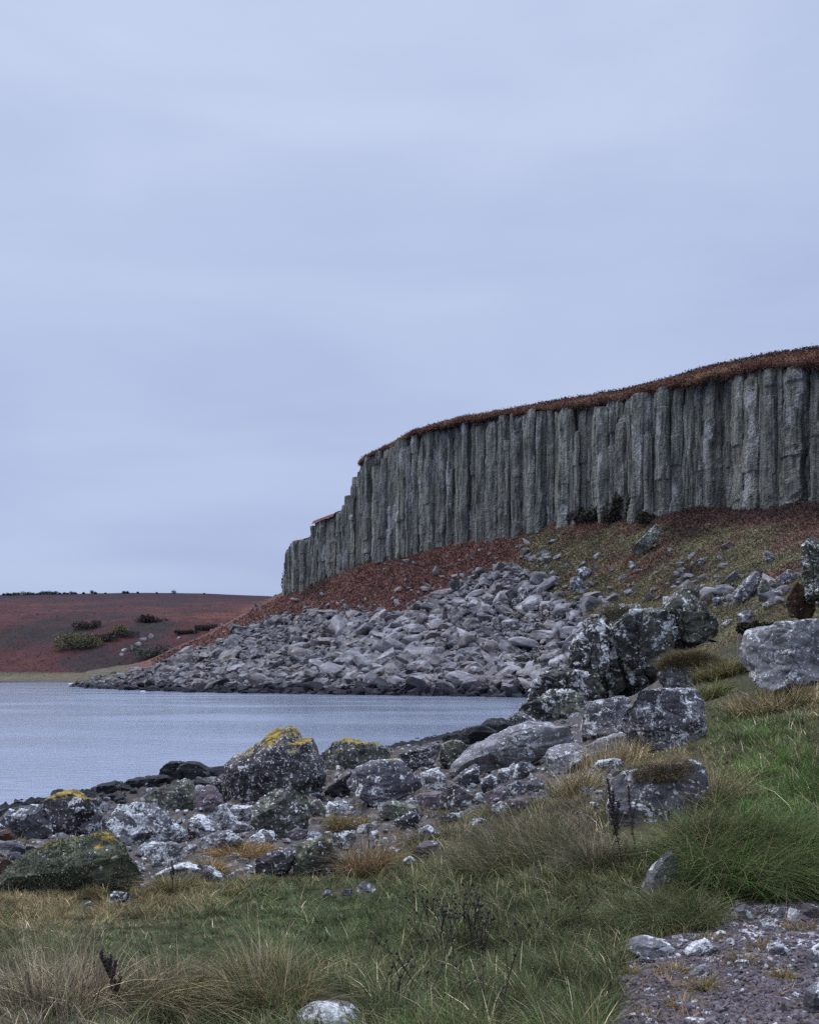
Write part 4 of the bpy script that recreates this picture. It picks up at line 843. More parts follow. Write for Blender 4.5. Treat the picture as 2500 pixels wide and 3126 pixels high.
m2 = np.maximum(sstep(.30, .6, rowf + .5 * a) * sstep(900, 1150, mx)[None], .55 * sstep(.05, .0, rowf))[..., None]; mc = mc * (1 - m2) + np.array([.028, .020, .018]) * m2
tag(link('moor', mesh_np('moor', MR.reshape(-1, 3), grid_quads(len(mr), 420), smooth=True, mat=M_hill, col=mc.reshape(-1, 3))), 'heather moor on top of the headland', 'moor', kind='structure')

def ledge_turf(x0, x1, label):
    q = np.linspace(x0, x1, 24); rws = []
    for f_ in (-.3, 0, .6, 1.6):
        Yc = cliffY(q); zt = H - (np.interp(q, TOPX, TOPY) * 1.45 - HY) / F * Yc + .1 + .9 * np.sin(np.clip(f_, 0, 1) * 1.5) - (f_ < 0) * 1.3 + fbm(q / 5, 0 * q + f_, 0 * q, 3) * .5
        rws.append(np.stack([(q * 1.45 - CX) / F * Yc - cn[0] * f_ * 3, Yc - cn[1] * f_ * 3, zt], 1))
    o = link('turf_cap', mesh_np('turf_cap', np.array(rws).reshape(-1, 3) - cl, grid_quads(4, 24), smooth=True, mat=M_hill, col=np.array([[.13, .055, .035]] * 96)), (0, 0, 0), cliff); o['label'] = label
ledge_turf(660, 706, 'red turf on the stepped ledge at the left end'); ledge_turf(617, 640, 'small turf patch on the lowest ledge')
# ------------------------------------------------------------------ far hillside across the bay
FX = np.linspace(-420, 900, 420)
rowsF = [(1442, 424), (1437, 432), (1428, 446), (1416, 478), (1404, 492), (1384, 506), (1362, 522), (1340, 545), (1318, 570), (1300, 610), (1288, 660), (1275, 730), (1262, 820), (1254, 900)]
fy = np.linspace(0, len(rowsF) - 1, 150); pr = np.interp(fy, range(len(rowsF)), [r[0] for r in rowsF]); pY = np.interp(fy, range(len(rowsF)), [r[1] for r in rowsF])
skl = np.interp(FX, [-420, 0, 280, 450, 590, 900], [1255, 1253, 1248, 1250, 1256, 1262]); pyF = pr[:, None] + (skl - 1254)[None] * sstep(4, 13, fy)[:, None]
YF = pY[:, None] + 0 * FX[None]; XF = (FX[None] * 1.45 - CX) / F * YF; ZF = H - (pyF * 1.45 - HY) / F * YF
amp = np.interp(fy, [0, 3, 5, 9, 11, 13], [.2, .5, 5.0, 5.0, 2.5, .6])[:, None]
gf = fbm(XF * .013, YF * .006, 0 * XF + 2, 5, .55); ZF = ZF + gf * amp * 1.5 + fbm(XF * .05, YF * .05, 0 * XF, 3) * amp * .22
ca = fbm(XF * .016, YF * .02, ZF * .03 + 4, 5, .6); cb = fbm(XF * .04, YF * .05, ZF * .06, 5, .65)
_px = (CX + XF / YF * F) / 1.45; _py = (HY + (H - ZF) / YF * F) / 1.45
fc = np.array([.082, .034, .030]) * np.ones(XF.shape + (3,)); m1 = sstep(-.1, .45, cb)[..., None]; fc = fc * (1 - m1) + np.array([.125, .054, .040]) * m1
m1 = (sstep(-.02, .22, ca + .35 * cb) * .85)[..., None]; fc = fc * (1 - m1) + np.array([.040, .034, .032]) * m1
m1 = (sstep(.1, .45, -ca + .3 * cb) * .6)[..., None]; fc = fc * (1 - m1) + np.array([.16, .070, .046]) * m1
yc_ = np.interp(_px, [0, 100, 200, 300, 400, 500, 590], [1345, 1335, 1322, 1318, 1330, 1318, 1285])
m1 = (np.exp(-((_py - yc_) / 24) ** 2) * sstep(-.25, .15, ca + .5 * cb) * .85)[..., None]; fc = fc * (1 - m1) + np.array([.036, .034, .029]) * m1
m1 = (np.exp(-((_py - yc_ + 26) / 9) ** 2) * sstep(250, 420, _px) * sstep(-.3, .1, cb) * .7)[..., None]; fc = fc * (1 - m1) + np.array([.20, .085, .05]) * m1
m1 = sstep(11.2, 12.3, fy)[:, None, None] * np.ones_like(fc[..., :1]) * .85; fc = fc * (1 - m1) + np.array([.040, .026, .030]) * m1
m1 = (1 - sstep(2.7, 3.25, fy[:, None] + .3 * cb))[..., None]; fc = fc * (1 - m1) + np.array([.115, .098, .058]) * (1 + .5 * cb[..., None]) * m1
m1 = (1 - sstep(1.5, 2.1, fy[:, None] + .5 * cb))[..., None]; fc = fc * (1 - m1) + np.array([.10, .088, .08]) * m1
m1 = (1 - sstep(.9, 1.3, fy[:, None] + .3 * cb))[..., None]; fc = fc * (1 - m1) + np.array([.022, .022, .026]) * m1
fc = fc * np.where(fy[:, None, None] > 3.0, np.array([.72, .64, .72]), .9)
tag(link('far_hillside', mesh_np('far_hillside', np.stack([XF, YF, ZF], -1).reshape(-1, 3), grid_quads(150, 420), smooth=True, mat=ground_mat('far_hillside', .25, 1.2, .32), col=fc.reshape(-1, 3))), 'red moorland hillside across the bay', 'hills', kind='structure')
tag(link('far_moor', mesh_np('far_moor', [(-1500, 895, 74), (900, 895, 74), (1500, 1600, 70), (-2500, 1600, 70)], [(0, 1, 2, 3)], mat=M_hill, col=np.array([[.04, .026, .03]] * 4))), 'dark moor behind the far skyline', 'moor', kind='structure')
fpx, fpy = (CX + XF / YF * F) / 1.45, (HY + (H - ZF) / YF * F) / 1.45
def farhit(dx, dy):
    i = np.argmin((fpx.ravel() - dx) ** 2 + (fpy.ravel() - dy) ** 2); return np.array([XF.ravel()[i], YF.ravel()[i], ZF.ravel()[i]])

FARCOL = fc
# leaf clumps -------------------------------------------------------
def leaf_cloud(cent, rad, nl, sz, pal, r, hollow=.55):
    """leaf sized faces through an uneven ellipsoid volume"""
    d = r.normal(size=(nl, 3)); d /= np.linalg.norm(d, axis=1)[:, None]; rr = r.uniform(hollow, 1, nl) ** .6
    lump = 1 + fbm(d[:, 0] * 1.8 + cent[0], d[:, 1] * 1.8 + cent[1], d[:, 2] * 1.8, 3) * .6
    p = np.array(cent) + d * rr[:, None] * lump[:, None] * np.array(rad)
    a = r.normal(size=(nl, 3)); a /= np.linalg.norm(a, axis=1)[:, None]; bq = np.cross(a, r.normal(size=(nl, 3))); bq /= np.linalg.norm(bq, axis=1)[:, None]
    s = sz * r.uniform(.5, 1.3, (nl, 1)); v = np.stack([p - a * s, p + bq * s * .6, p + a * s, p - bq * s * .6], 1).reshape(-1, 3)
    pal = np.array(pal); c = pal[r.integers(0, len(pal), nl)] * r.uniform(.7, 1.3, (nl, 1)); return v, np.repeat(c, 4, 0)
def leaf_obj(name, v, c, loc, parent=None):
    return link(name, mesh_np(name, v, np.arange(len(v)).reshape(-1, 4), mat=M_leaf, col=c), loc, parent)
b = NB('bark'); b.p.inputs['Base Color'].default_value = (.05, .042, .038, 1); b.p.inputs['Roughness'].default_value = .95
t = coords(b); nb_ = b.noise(t, 6, 5); b.l(b.bump(nb_, .6, .03), b.p.inputs['Normal']); b.l(b.mix(nb_, (.03, .026, .024), (.085, .07, .06)), b.p.inputs['Base Color']); M_bark = b.m
def tube(pts, rads, ns=6):
    pts = np.array(pts, float); vs = []
    for i, p in enumerate(pts):
        d = pts[min(i + 1, len(pts) - 1)] - pts[max(i - 1, 0)]; d /= np.linalg.norm(d) + 1e-9; a = np.cross(d, [.3, .9, .1]); a /= np.linalg.norm(a); bq = np.cross(d, a)
        th = np.linspace(0, 2 * np.pi, ns, endpoint=False); vs.append(p + rads[i] * (np.cos(th)[:, None] * a + np.sin(th)[:, None] * bq))
    i = np.arange(len(pts) * ns).reshape(len(pts), ns); j = np.roll(i, -1, 1); return np.concatenate(vs), np.stack([i[:-1], j[:-1], j[1:], i[1:]], -1).reshape(-1, 4)
def tubes(lst):
    n0, vs, qs = 0, [], []
    for v, q in lst: vs.append(v); qs.append(q + n0); n0 += len(v)
    return np.concatenate(vs), np.concatenate(qs)
# trees along the far skyline
TREES = [(8, 7), (30, 9), (48, 12), (62, 11), (78, 8), (92, 14), (104, 12), (118, 11), (150, 11), (158, 8), (176, 6), (194, 11), (201, 7), (222, 5), (261, 10), (268, 7), (290, 5), (16, 9), (22, 8), (38, 10), (55, 11), (70, 9), (85, 10), (98, 12), (111, 9), (126, 9), (135, 7), (142, 6), (330, 5), (366, 12), (430, 4)]
for i, (dx, wpx) in enumerate(TREES):
    r = np.random.default_rng(40 + i); q = farhit(dx, 1254); q[1] = 885; q[0] = (dx * 1.45 - CX) / F * 885; q[2] = H - (np.interp(dx, FX, skl) * 1.45 - HY) / F * 885 - 1.2
    s = wpx * 1.45 / F * 885 * .5; e = empty('tree', tuple(q), 'small dark tree on the far skyline', 'tree', 'trees along the far skyline')
    hgt = s * r.uniform(.9, 1.4) + .6
    v, qd = tubes([tube([(0, 0, 0), (.1 * s, 0, hgt * .4), (.05 * s, 0, hgt * .8)], [.25, .2, .08])] + [tube([(.06 * s, 0, hgt * .4), (.5 * s * math.cos(a), .5 * s * math.sin(a), hgt * .8)], [.15, .05]) for a in r.uniform(0, 6.28, 4)])
    link('trunk', mesh_np('trunk', v, qd, mat=M_bark), (0, 0, 0), e)
    v, c = leaf_cloud((0, 0, hgt * .58), (s * 1.1, s, hgt * .5), 260, .42, [(.030, .032, .030), (.040, .036, .030), (.022, .026, .026)], r, .1); leaf_obj('crown', v, c, (0, 0, 0), e)
# shrubs on the far hillside
def shrub(dx, dy, wpx, hpx_, pal, label, where=farhit, nl=700, leaf=.6, group=None, lobes=5, name='shrub'):
    r = np.random.default_rng(int(dx * 7 + dy)); q = where(dx, dy); sc_ = 1.45 / F * q[1]; e = empty(name, tuple(q), label, 'shrub', group); vs, cs, st_ = [], [], []
    for k in range(lobes):
        f_ = (k + .5) / lobes - .5; c = (f_ * wpx * sc_ * .8, r.uniform(-.3, .3) * wpx * sc_ * .3, hpx_ * sc_ * (.42 + .12 * r.normal())); rd = (wpx * sc_ / lobes * r.uniform(.7, 1.1), wpx * sc_ / lobes, hpx_ * sc_ * .5 * r.uniform(.8, 1.15))
        v, cc_ = leaf_cloud(c, rd, nl // lobes, leaf, pal, r, .25); vs.append(v); cs.append(cc_); st_.append(tube([(c[0] * .7, c[1] * .7, -.4), c], [.14, .05], 5))
    v, qd = tubes(st_); link('stems', mesh_np('stems', v, qd, mat=M_bark), (0, 0, 0), e); leaf_obj('foliage', np.concatenate(vs), np.concatenate(cs), (0, 0, 0), e); return e
dgreen = [(.035, .040, .028), (.05, .05, .038), (.028, .03, .026)]; ygreen = [(.16, .15, .065), (.12, .12, .055), (.09, .09, .05)]; ggreen = [(.10, .105, .085), (.075, .08, .065), (.06, .06, .05)]
shrub(165, 1366, 104, 40, ygreen, 'yellowish green willow thicket on the far red hillside', nl=2200, lobes=6)
shrub(252, 1336, 44, 22, ygreen, 'smaller yellowish thicket up right of the willow thicket', nl=700, lobes=4)
shrub(330, 1385, 110, 26, ggreen, 'grey green thicket low on the far hillside', nl=1600, lobes=6)
r_ = np.random.default_rng(15); FS = []
for i in range(7):
    x_ = r_.uniform(-10, 570); yc = np.interp(x_, [0, 200, 400, 570], [1335, 1325, 1318, 1292]) + r_.normal() * 20
    FS.append((x_, yc, r_.uniform(30, 100), r_.uniform(8, 17)))
for i, (a, b_, c_, d_) in enumerate(FS): shrub(a, b_, c_, d_, [(.046, .038, .032), (.040, .038, .031), (.05, .036, .032)], 'dark scrub thicket on the far red hillside', nl=900, group='dark scrub on the far hillside', lobes=5, leaf=.55)
for i, (dx, dy, wpx) in enumerate(((256, 1380, 10), (265, 1370, 13), (278, 1365, 12), (292, 1360, 12), (300, 1350, 16), (318, 1342, 18), (376, 1346, 9))):
    q = farhit(dx, dy); p, f = PR[i]; s = wpx * 1.45 / F * q[1] * .55; o = link('crag', pme[0, i], tuple(q)); o.scale = (s, s, s * 1.7); o.rotation_euler = (.2, .3, i); tag(o, 'grey crag poking out of the far red hillside', 'crag', 'grey crags on the far hillside')
# dark bushes at the foot of the cliff
r_ = np.random.default_rng(5)
for i in range(26):
    dx = r_.uniform(1130, 1375); hgt_ = 14 + 62 * math.exp(-((dx - 1312) / 26) ** 2) * r_.uniform(.4, 1) + 24 * math.exp(-((dx - 1230) / 40) ** 2) * r_.uniform(.3, 1)
    shrub(dx, 1094 + r_.normal() * 5, r_.uniform(24, 46), hgt_, [(.026, .028, .02), (.038, .04, .026), (.05, .034, .026)], 'dark bush growing against the foot of the cliff', where=headhit, nl=420, leaf=.4, group='dark bushes at the foot of the cliff', lobes=4)
for dx, dy, w_, h_ in ((605, 1243, 22, 46),):
    shrub(dx, dy, w_, h_, [(.018, .026, .018), (.03, .038, .024)], 'dark ivy bush on the left end of the cliff', where=headhit, nl=1200, leaf=.5, lobes=3, name='ivy_bush')
shrub(1160, 1398, 70, 18, [(.05, .035, .03), (.06, .055, .03), (.04, .03, .03)], 'brown bush among the rocks left of the knobbly outcrop', where=headhit, nl=900, leaf=.35)
shrub(1590, 1330, 80, 18, [(.035, .038, .02), (.05, .045, .028)], 'low dark green bush behind the huge pale boulder', where=lambda a, b_: D(a, b_, 40), nl=900, leaf=.16)

# bracken and heather cover on the headland: uncountable
NBK = 130000
okb = (~scr) & (tt[:, None] < 1.0) & (hpx < 1800) & (hpx > 320) & (HP[..., 2] > 1.2); ii = np.argwhere(okb)
ar = np.maximum(1e-6, np.abs(np.gradient(hpy, axis=0)) * np.abs(np.gradient(hpx, axis=1)))[okb]; ch = ii[rng.choice(len(ii), NBK, p=ar / ar.sum())]
pp = HP[ch[:, 0], ch[:, 1]] + rng.normal(size=(NBK, 3)) * np.array([.35, .35, 0]); cc = hcol[ch[:, 0], ch[:, 1]]
vs, cs = [], []
for k in range(3):
    s = (rng.uniform(.10, .27, NBK) * np.clip(pp[:, 1] / 220, .25, 1.4))[:, None]; a = rng.normal(size=(NBK, 3)) * np.array([1, 1, .55]); a /= np.linalg.norm(a, axis=1)[:, None]; bq = np.cross(a, rng.normal(size=(NBK, 3))); bq /= np.linalg.norm(bq, axis=1)[:, None] + 1e-9
    c0 = pp + rng.normal(size=(NBK, 3)) * s * .6 + np.array([0, 0, 1]) * s * .5
    vs.append(np.stack([c0 - a * s, c0 + bq * s * .55, c0 + a * s, c0 - bq * s * .55], 1)); cs.append(np.repeat((cc * rng.uniform(.75, 1.28, (NBK, 1)) * (1 + .5 * fbm(pp[:, 0] * .8, pp[:, 1] * .8, pp[:, 2] * .8, 2))[:, None])[:, None], 4, 1))
tag(leaf_obj('bracken', np.concatenate(vs).reshape(-1, 3), np.concatenate(cs).reshape(-1, 3), (0, 0, 0)), 'dead red bracken and rough grass covering the headland slope', 'bracken', kind='stuff')
# heather along the cliff lip and skyline
NHL = 34000; ri = rng.integers(1, len(mr) - 1, NHL); ri = np.where(rng.random(NHL) < .4, rng.integers(0, 5, NHL), ri); ci = rng.integers(0, 420, NHL); pp = MR[ri, ci]; cc = mc[ri, ci]; vs, cs = [], []
for k in range(3):
    s = rng.uniform(.12, .34, (NHL, 1)); a = rng.normal(size=(NHL, 3)); a /= np.linalg.norm(a, axis=1)[:, None]; bq = np.cross(a, rng.normal(size=(NHL, 3))); bq /= np.linalg.norm(bq, axis=1)[:, None] + 1e-9
    c0 = pp + rng.normal(size=(NHL, 3)) * .35 + np.array([0, 0, .2]); vs.append(np.stack([c0 - a * s, c0 + bq * s * .5, c0 + a * s, c0 - bq * s * .5], 1)); cs.append(np.repeat((cc * rng.uniform(.5, 1.5, (NHL, 1)))[:, None], 4, 1))
tag(leaf_obj('heather', np.concatenate(vs).reshape(-1, 3), np.concatenate(cs).reshape(-1, 3), (0, 0, 0)), 'dark heather and red grass on top of the cliff', 'heather', kind='stuff')

NF = 30000; ri = rng.integers(28, 148, NF); ci = rng.integers(40, 380, NF); pp = np.stack([XF[ri, ci], YF[ri, ci], ZF[ri, ci]], 1) + rng.normal(size=(NF, 3)) * np.array([.6, 1.5, .15]); cc = FARCOL[ri, ci]
s = rng.uniform(.2, .5, (NF, 1)); a = rng.normal(size=(NF, 3)) * np.array([1, 1, .3]); a /= np.linalg.norm(a, axis=1)[:, None]; bq = np.cross(a, rng.normal(size=(NF, 3)) * np.array([.35, .35, 1])); bq /= np.linalg.norm(bq, axis=1)[:, None]
v = np.stack([pp - a * s, pp + bq * s * .6, pp + a * s, pp - bq * s * .6], 1).reshape(-1, 3)
tag(leaf_obj('far_bracken', v, np.repeat(cc * rng.uniform(.85, 1.18, (NF, 1)), 4, 0), (0, 0, 0)), 'dead bracken and heather covering the far hillside', 'bracken', kind='stuff')
# surf at the far point
b = NB('foam'); b.p.inputs['Base Color'].default_value = (.75, .78, .82, 1); b.p.inputs['Roughness'].default_value = .8; M_foam = b.m
vs, qs = [], []
for (dx, dy, wpx, hpx_) in ((205, 1443, 30, 5), (226, 1446, 22, 4), (180, 1441, 18, 3), (150, 1440, 14, 2), (240, 1449, 12, 2), (300, 1456, 12, 1.5)):
    Y = H * F / (dy * 1.45 - HY); X = (dx * 1.45 - CX) / F * Y; a = np.linspace(0, 2 * np.pi, 24, endpoint=False); rw = wpx * 1.45 / F * Y * .5; rd = rw * .55
    k = 1 + fbm(np.cos(a) * 2 + dx, np.sin(a) * 2, 0 * a, 3) * .9; v = np.stack([X + rw * k * np.cos(a), Y + rd * k * np.sin(a), .06 + 0 * a], 1); top = np.stack([X + rw * k * .6 * np.cos(a), Y + rd * k * .6 * np.sin(a), .03 + .12 * np.abs(fbm(np.cos(a) * 3, np.sin(a) * 3 + dx, 0 * a, 3)) + .1], 1)
    n0 = len(vs) * 49; vs.append(np.concatenate([v, top, [[X, Y, .12]]])); i = np.arange(24); j = (i + 1) % 24; qs.append(np.stack([i, j, j + 24, i + 24], -1) + n0); qs.append(np.stack([i + 24, j + 24, np.full(24, 48), np.full(24, 48)], -1) + n0)
q = np.concatenate(qs); isq = q[:, 2] != q[:, 3]
tag(link('surf_foam', mesh_np('surf_foam', np.concatenate(vs), q[isq], q[~isq][:, :3], smooth=True, mat=M_foam)), 'white surf breaking on the far rocks', 'surf', kind='stuff')

# ------------------------------------------------------------------ grass
GB = 1.42
PAL = {
    'turf': [(.048, .082, .024), (.036, .062, .020), (.065, .088, .030), (.095, .092, .042)],
    'green': [(.055, .115, .020), (.070, .130, .028), (.045, .085, .020), (.095, .115, .035)],
    'deep': [(.038, .056, .018), (.050, .066, .022), (.066, .076, .030), (.092, .086, .040)],
    'tan': [(.20, .145, .065), (.16, .11, .05), (.24, .18, .095), (.12, .095, .04)],
    'orange': [(.19, .105, .04), (.16, .085, .035), (.22, .14, .06), (.12, .075, .03)],
    'brown': [(.085, .058, .042), (.12, .085, .06), (.055, .042, .032), (.17, .13, .09)],
    'olive': [(.085, .090, .036), (.11, .105, .046), (.15, .13, .06), (.065, .072, .028)],
    'straw': [(.34, .27, .16), (.28, .22, .13), (.38, .32, .21), (.22, .17, .10)],
}
def blades(P, h, wd, ldir, lean, bend, colr, r, seg=3):
    N = len(P); th = r.uniform(0, 2 * np.pi, N); wv = np.stack([np.cos(th), np.sin(th), 0 * th], 1); dv = np.stack([np.cos(ldir), np.sin(ldir), 0 * ldir], 1)
    tl = np.linspace(0, 1, seg + 1); vs = []
    for t_ in tl:
        p = P + dv * (h * (lean * t_ + bend * t_ ** 2))[:, None]; p[:, 2] += h * (t_ - .45 * np.clip(bend, 0, 2) * t_ ** 2.5)
        hw = (wd * (1 - t_ * .92) * .5)[:, None]; vs.append(p - wv * hw); vs.append(p + wv * hw)
    v = np.stack(vs, 1); nv = 2 * (seg + 1); b0 = (np.arange(N) * nv)[:, None]
    q = np.concatenate([b0 + np.array([[2 * s, 2 * s + 1, 2 * s + 3, 2 * s + 2]]) for s in range(seg)], 1).reshape(N, seg, 4) if False else np.stack([b0[:, 0, None] + np.array([2 * s, 2 * s + 1, 2 * s + 3, 2 * s + 2]) for s in range(seg)], 1)
    c = np.repeat(colr[:, None], nv, 1); return v.reshape(-1, 3), q.reshape(-1, 4), c.reshape(-1, 3)
def pick(names, r, N):
    a = np.array(PAL[names]) * GB; return a[r.integers(0, len(a), N)] * r.uniform(.7, 1.3, (N, 1))
# zones (photo px / 1.45): x, y, rx, ry, type, weight
ZONES = [(500, 1975, 430, 100, 'turf', 4.0), (750, 1950, 220, 90, 'turf', 3.0), (250, 2010, 300, 50, 'turf', 2.5), (120, 1930, 260, 45, 'tan', 2.6), (330, 1890, 160, 30, 'tan', 1.5), (620, 1800, 220, 60, 'orange', 2.0), (420, 1815, 100, 30, 'orange', 2.5), (800, 1760, 120, 40, 'olive', 2),
         (120, 2090, 260, 90, 'brown', 1.3), (160, 2060, 260, 90, 'deep', 1.6), (330, 2110, 160, 70, 'deep', 1.5), (200, 2000, 300, 40, 'turf', 1.5), (60, 1990, 160, 40, 'olive', 1.2), (570, 2090, 120, 70, 'deep', 2.0), (430, 2080, 90, 60, 'tan', .8), (950, 2000, 250, 100, 'deep', 2.4), (760, 2070, 140, 45, 'olive', 1.2), (1150, 1990, 220, 100, 'deep', 2.6), (1000, 2110, 300, 60, 'deep', 2.0),
         (1080, 1760, 170, 60, 'brown', 2.4), (1080, 1730, 180, 40, 'olive', 1.6), (1080, 1850, 160, 50, 'turf', 2.2), (1220, 1760, 90, 60, 'brown', 2.6), (1240, 1870, 140, 70, 'olive', 2.0), (1150, 1690, 150, 30, 'tan', 1.4), (900, 1830, 120, 50, 'olive', 2.0),
         (1600, 1760, 200, 110, 'green', 3.2), (1420, 1880, 120, 60, 'deep', 3.0), (1400, 1720, 90, 50, 'brown', 2.2), (1650, 1560, 170, 90, 'olive', 2.6), (1600, 1545, 90, 45, 'green', 2.6), (1280, 1590, 110, 40, 'tan', 3.2), (1440, 1610, 100, 50, 'tan', 2.4), (1520, 1670, 110, 60, 'tan', 2.0), (1660, 1640, 120, 50, 'green', 2.0), (1700, 1490, 120, 30, 'tan', 1.8),
         (1560, 1420, 60, 60, 'olive', 3), (1650, 1850, 130, 50, 'deep', 2.4), (1690, 1870, 90, 40, 'brown', 1.5), (1400, 1980, 130, 30, 'orange', 2.2), (1220, 1640, 80, 40, 'tan', 2.5), (880, 1750, 80, 30, 'olive', 1.5)]
LEN = {'turf': (.028, .07), 'green': (.09, .25), 'deep': (.045, .17), 'tan': (.03, .12), 'orange': (.025, .07), 'brown': (.05, .18), 'olive': (.05, .18)}
names = list(LEN)
def grass_types(dx, dy, r):
    wts = np.full((len(dx), len(names)), .03); wts[:, names.index('olive')] += .12; wts[:, names.index('tan')] += .05
    for (x, y, rx, ry, tname, wg) in ZONES: wts[:, names.index(tname)] += wg * np.exp(-((dx - x) / rx) ** 2 - ((dy - y) / ry) ** 2)
    wts = wts ** 1.4; wts /= wts.sum(1)[:, None]; cum = wts.cumsum(1); u = r.random(len(dx))[:, None]
    return np.clip((u > cum).sum(1), 0, len(names) - 1), cum
NOGRASS = [(238, 2085, 40, 55), (690, 2145, 88, 56), (1388, 1872, 42, 38), (250, 1890, 30, 18), (182, 1908, 24, 12), (682, 1884, 16, 12), (772, 1876, 28, 18), (725, 1884, 22, 12), (1360, 1740, 75, 40)]
def make_field(N, r, y0_, y1_, x0_=-120, x1_=1850):
    dx = r.uniform(x0_, x1_, N); dy = y0_ + (y1_ - y0_) * r.random(N)
    X, Y, z = hit.many(dx * 1.45, dy * 1.45)
    keep = (z > .9) & (Y < 70)
    gvl = gravel_field(dx, dy); rkl = rocky_field(dx, dy)
    patch = fbm(X * 1.4, Y * 1.4, 0 * X + 11, 3)
    keep &= (r.random(N) > gvl * .965 - .10 * gvl * (patch > .3)) & ((rkl < .5) | ((patch > .02) & (r.random(N) < .55)))
    for (ex, ey, ea, eb) in NOGRASS: keep &= ((dx - ex) / ea) ** 2 + ((dy - ey) / eb) ** 2 > 1
    bare = fbm(X * .8 + 40, Y * .8, 0 * X, 3); keep &= ~((bare > .42) & (dy > 1860) & (dx < 900))
    dx, dy, X, Y, z = dx[keep], dy[keep], X[keep], Y[keep], z[keep]; N = len(X)
    ty, _ = grass_types(dx, dy, r); clump = fbm(X * 3.2, Y * 3.2, 0 * X + 21, 2); big = fbm(X * .9, Y * .9, 0 * X + 31, 3)
    h = np.zeros(N); c = np.zeros((N, 3)); rk2, gv2 = rocky_field(dx, dy), gravel_field(dx, dy)
    for k, nme in enumerate(names):
        s = ty == k; lo, hi = LEN[nme]; h[s] = r.uniform(lo, hi, s.sum()); c[s] = pick(nme, r, s.sum())
    h *= (1 + .55 * clump + .3 * big) * np.where(rk2 > .5, .7, 1) * np.where(gv2 > .5, .4, 1)
    h *= np.where((dx < 520) & (dy > 1940), .62, 1)
    strand = r.random(N) < np.where((dx < 900) & (dy < 2040), .02, .05); c[strand] = pick('straw', r, strand.sum()) * 1.25; h[strand] *= 1.1
    inr = (rk2 > .5) & (r.random(N) < .6); c[inr] = pick('orange', r, inr.sum())
    gg = gv2 > .5; c[gg] = pick('orange', r, gg.sum())
    wd = r.uniform(.0035, .0105, N) * np.where(h < .06, .8, 1) * np.clip(Y / 7, .8, 4)
    ldir = np.pi * (.9 + .7 * big) + r.normal(size=N) * .9; lean = r.uniform(.0, .75, N); bend = np.clip(r.normal(.45, .35, N), 0, 1.3)
    lean = np.where(h < .09, r.uniform(.1, 1.3, N), lean)
    cs_ = np.where(Y < 9, .13, .24); ix, iy = np.floor(X / cs_), np.floor(Y / cs_)
    hs = lambda k: np.abs(np.sin(ix * 127.1 + iy * 311.7 + k * 74.7) * 43758.5453) % 1
    ccx, ccy = (ix + .2 + .6 * hs(1)) * cs_, (iy + .2 + .6 * hs(2)) * cs_; ox, oy = X - ccx, Y - ccy
    X2, Y2 = ccx + ox * .7, ccy + oy * .7; z = sample_grid(ZB, X2, Y2)
    tone = (.40 + 1.15 * hs(3)); c = c * tone[:, None]; h = h * (.55 + .85 * hs(4))
    out_ = np.arctan2(oy, ox); ldir = np.where(r.random(N) < .5, out_ + r.normal(size=N) * .5, np.pi * (.9 + .7 * big) + (hs(5) - .5) * 3 + r.normal(size=N) * .5)
    P_ = np.stack([X2, Y2, z - .01], 1); return blades(P_, h, wd, ldir, lean, bend, c, r)
r = np.random.default_rng(77)
parts = [make_field(150000, r, 1480, 1900), make_field(175000, r, 1850, 2240), make_field(26000, r, 1330, 1500), make_field(70000, r, 1450, 2500, 1850, 2850), make_field(50000, r, 1800, 2500, -1100, -120), make_field(40000, r, 2240, 2700, -120, 1850), make_field(70000, r, 1855, 2080, -120, 1000)]
n0 = 0; vs, qs, cs = [], [], []
for v, q, c in parts: vs.append(v); qs.append(q + n0); cs.append(c); n0 += len(v)
tag(link('grass', mesh_np('grass', np.concatenate(vs), np.concatenate(qs), mat=M_grass, col=np.concatenate(cs))), 'rough green and tan grass covering the shore bank', 'grass', kind='stuff')

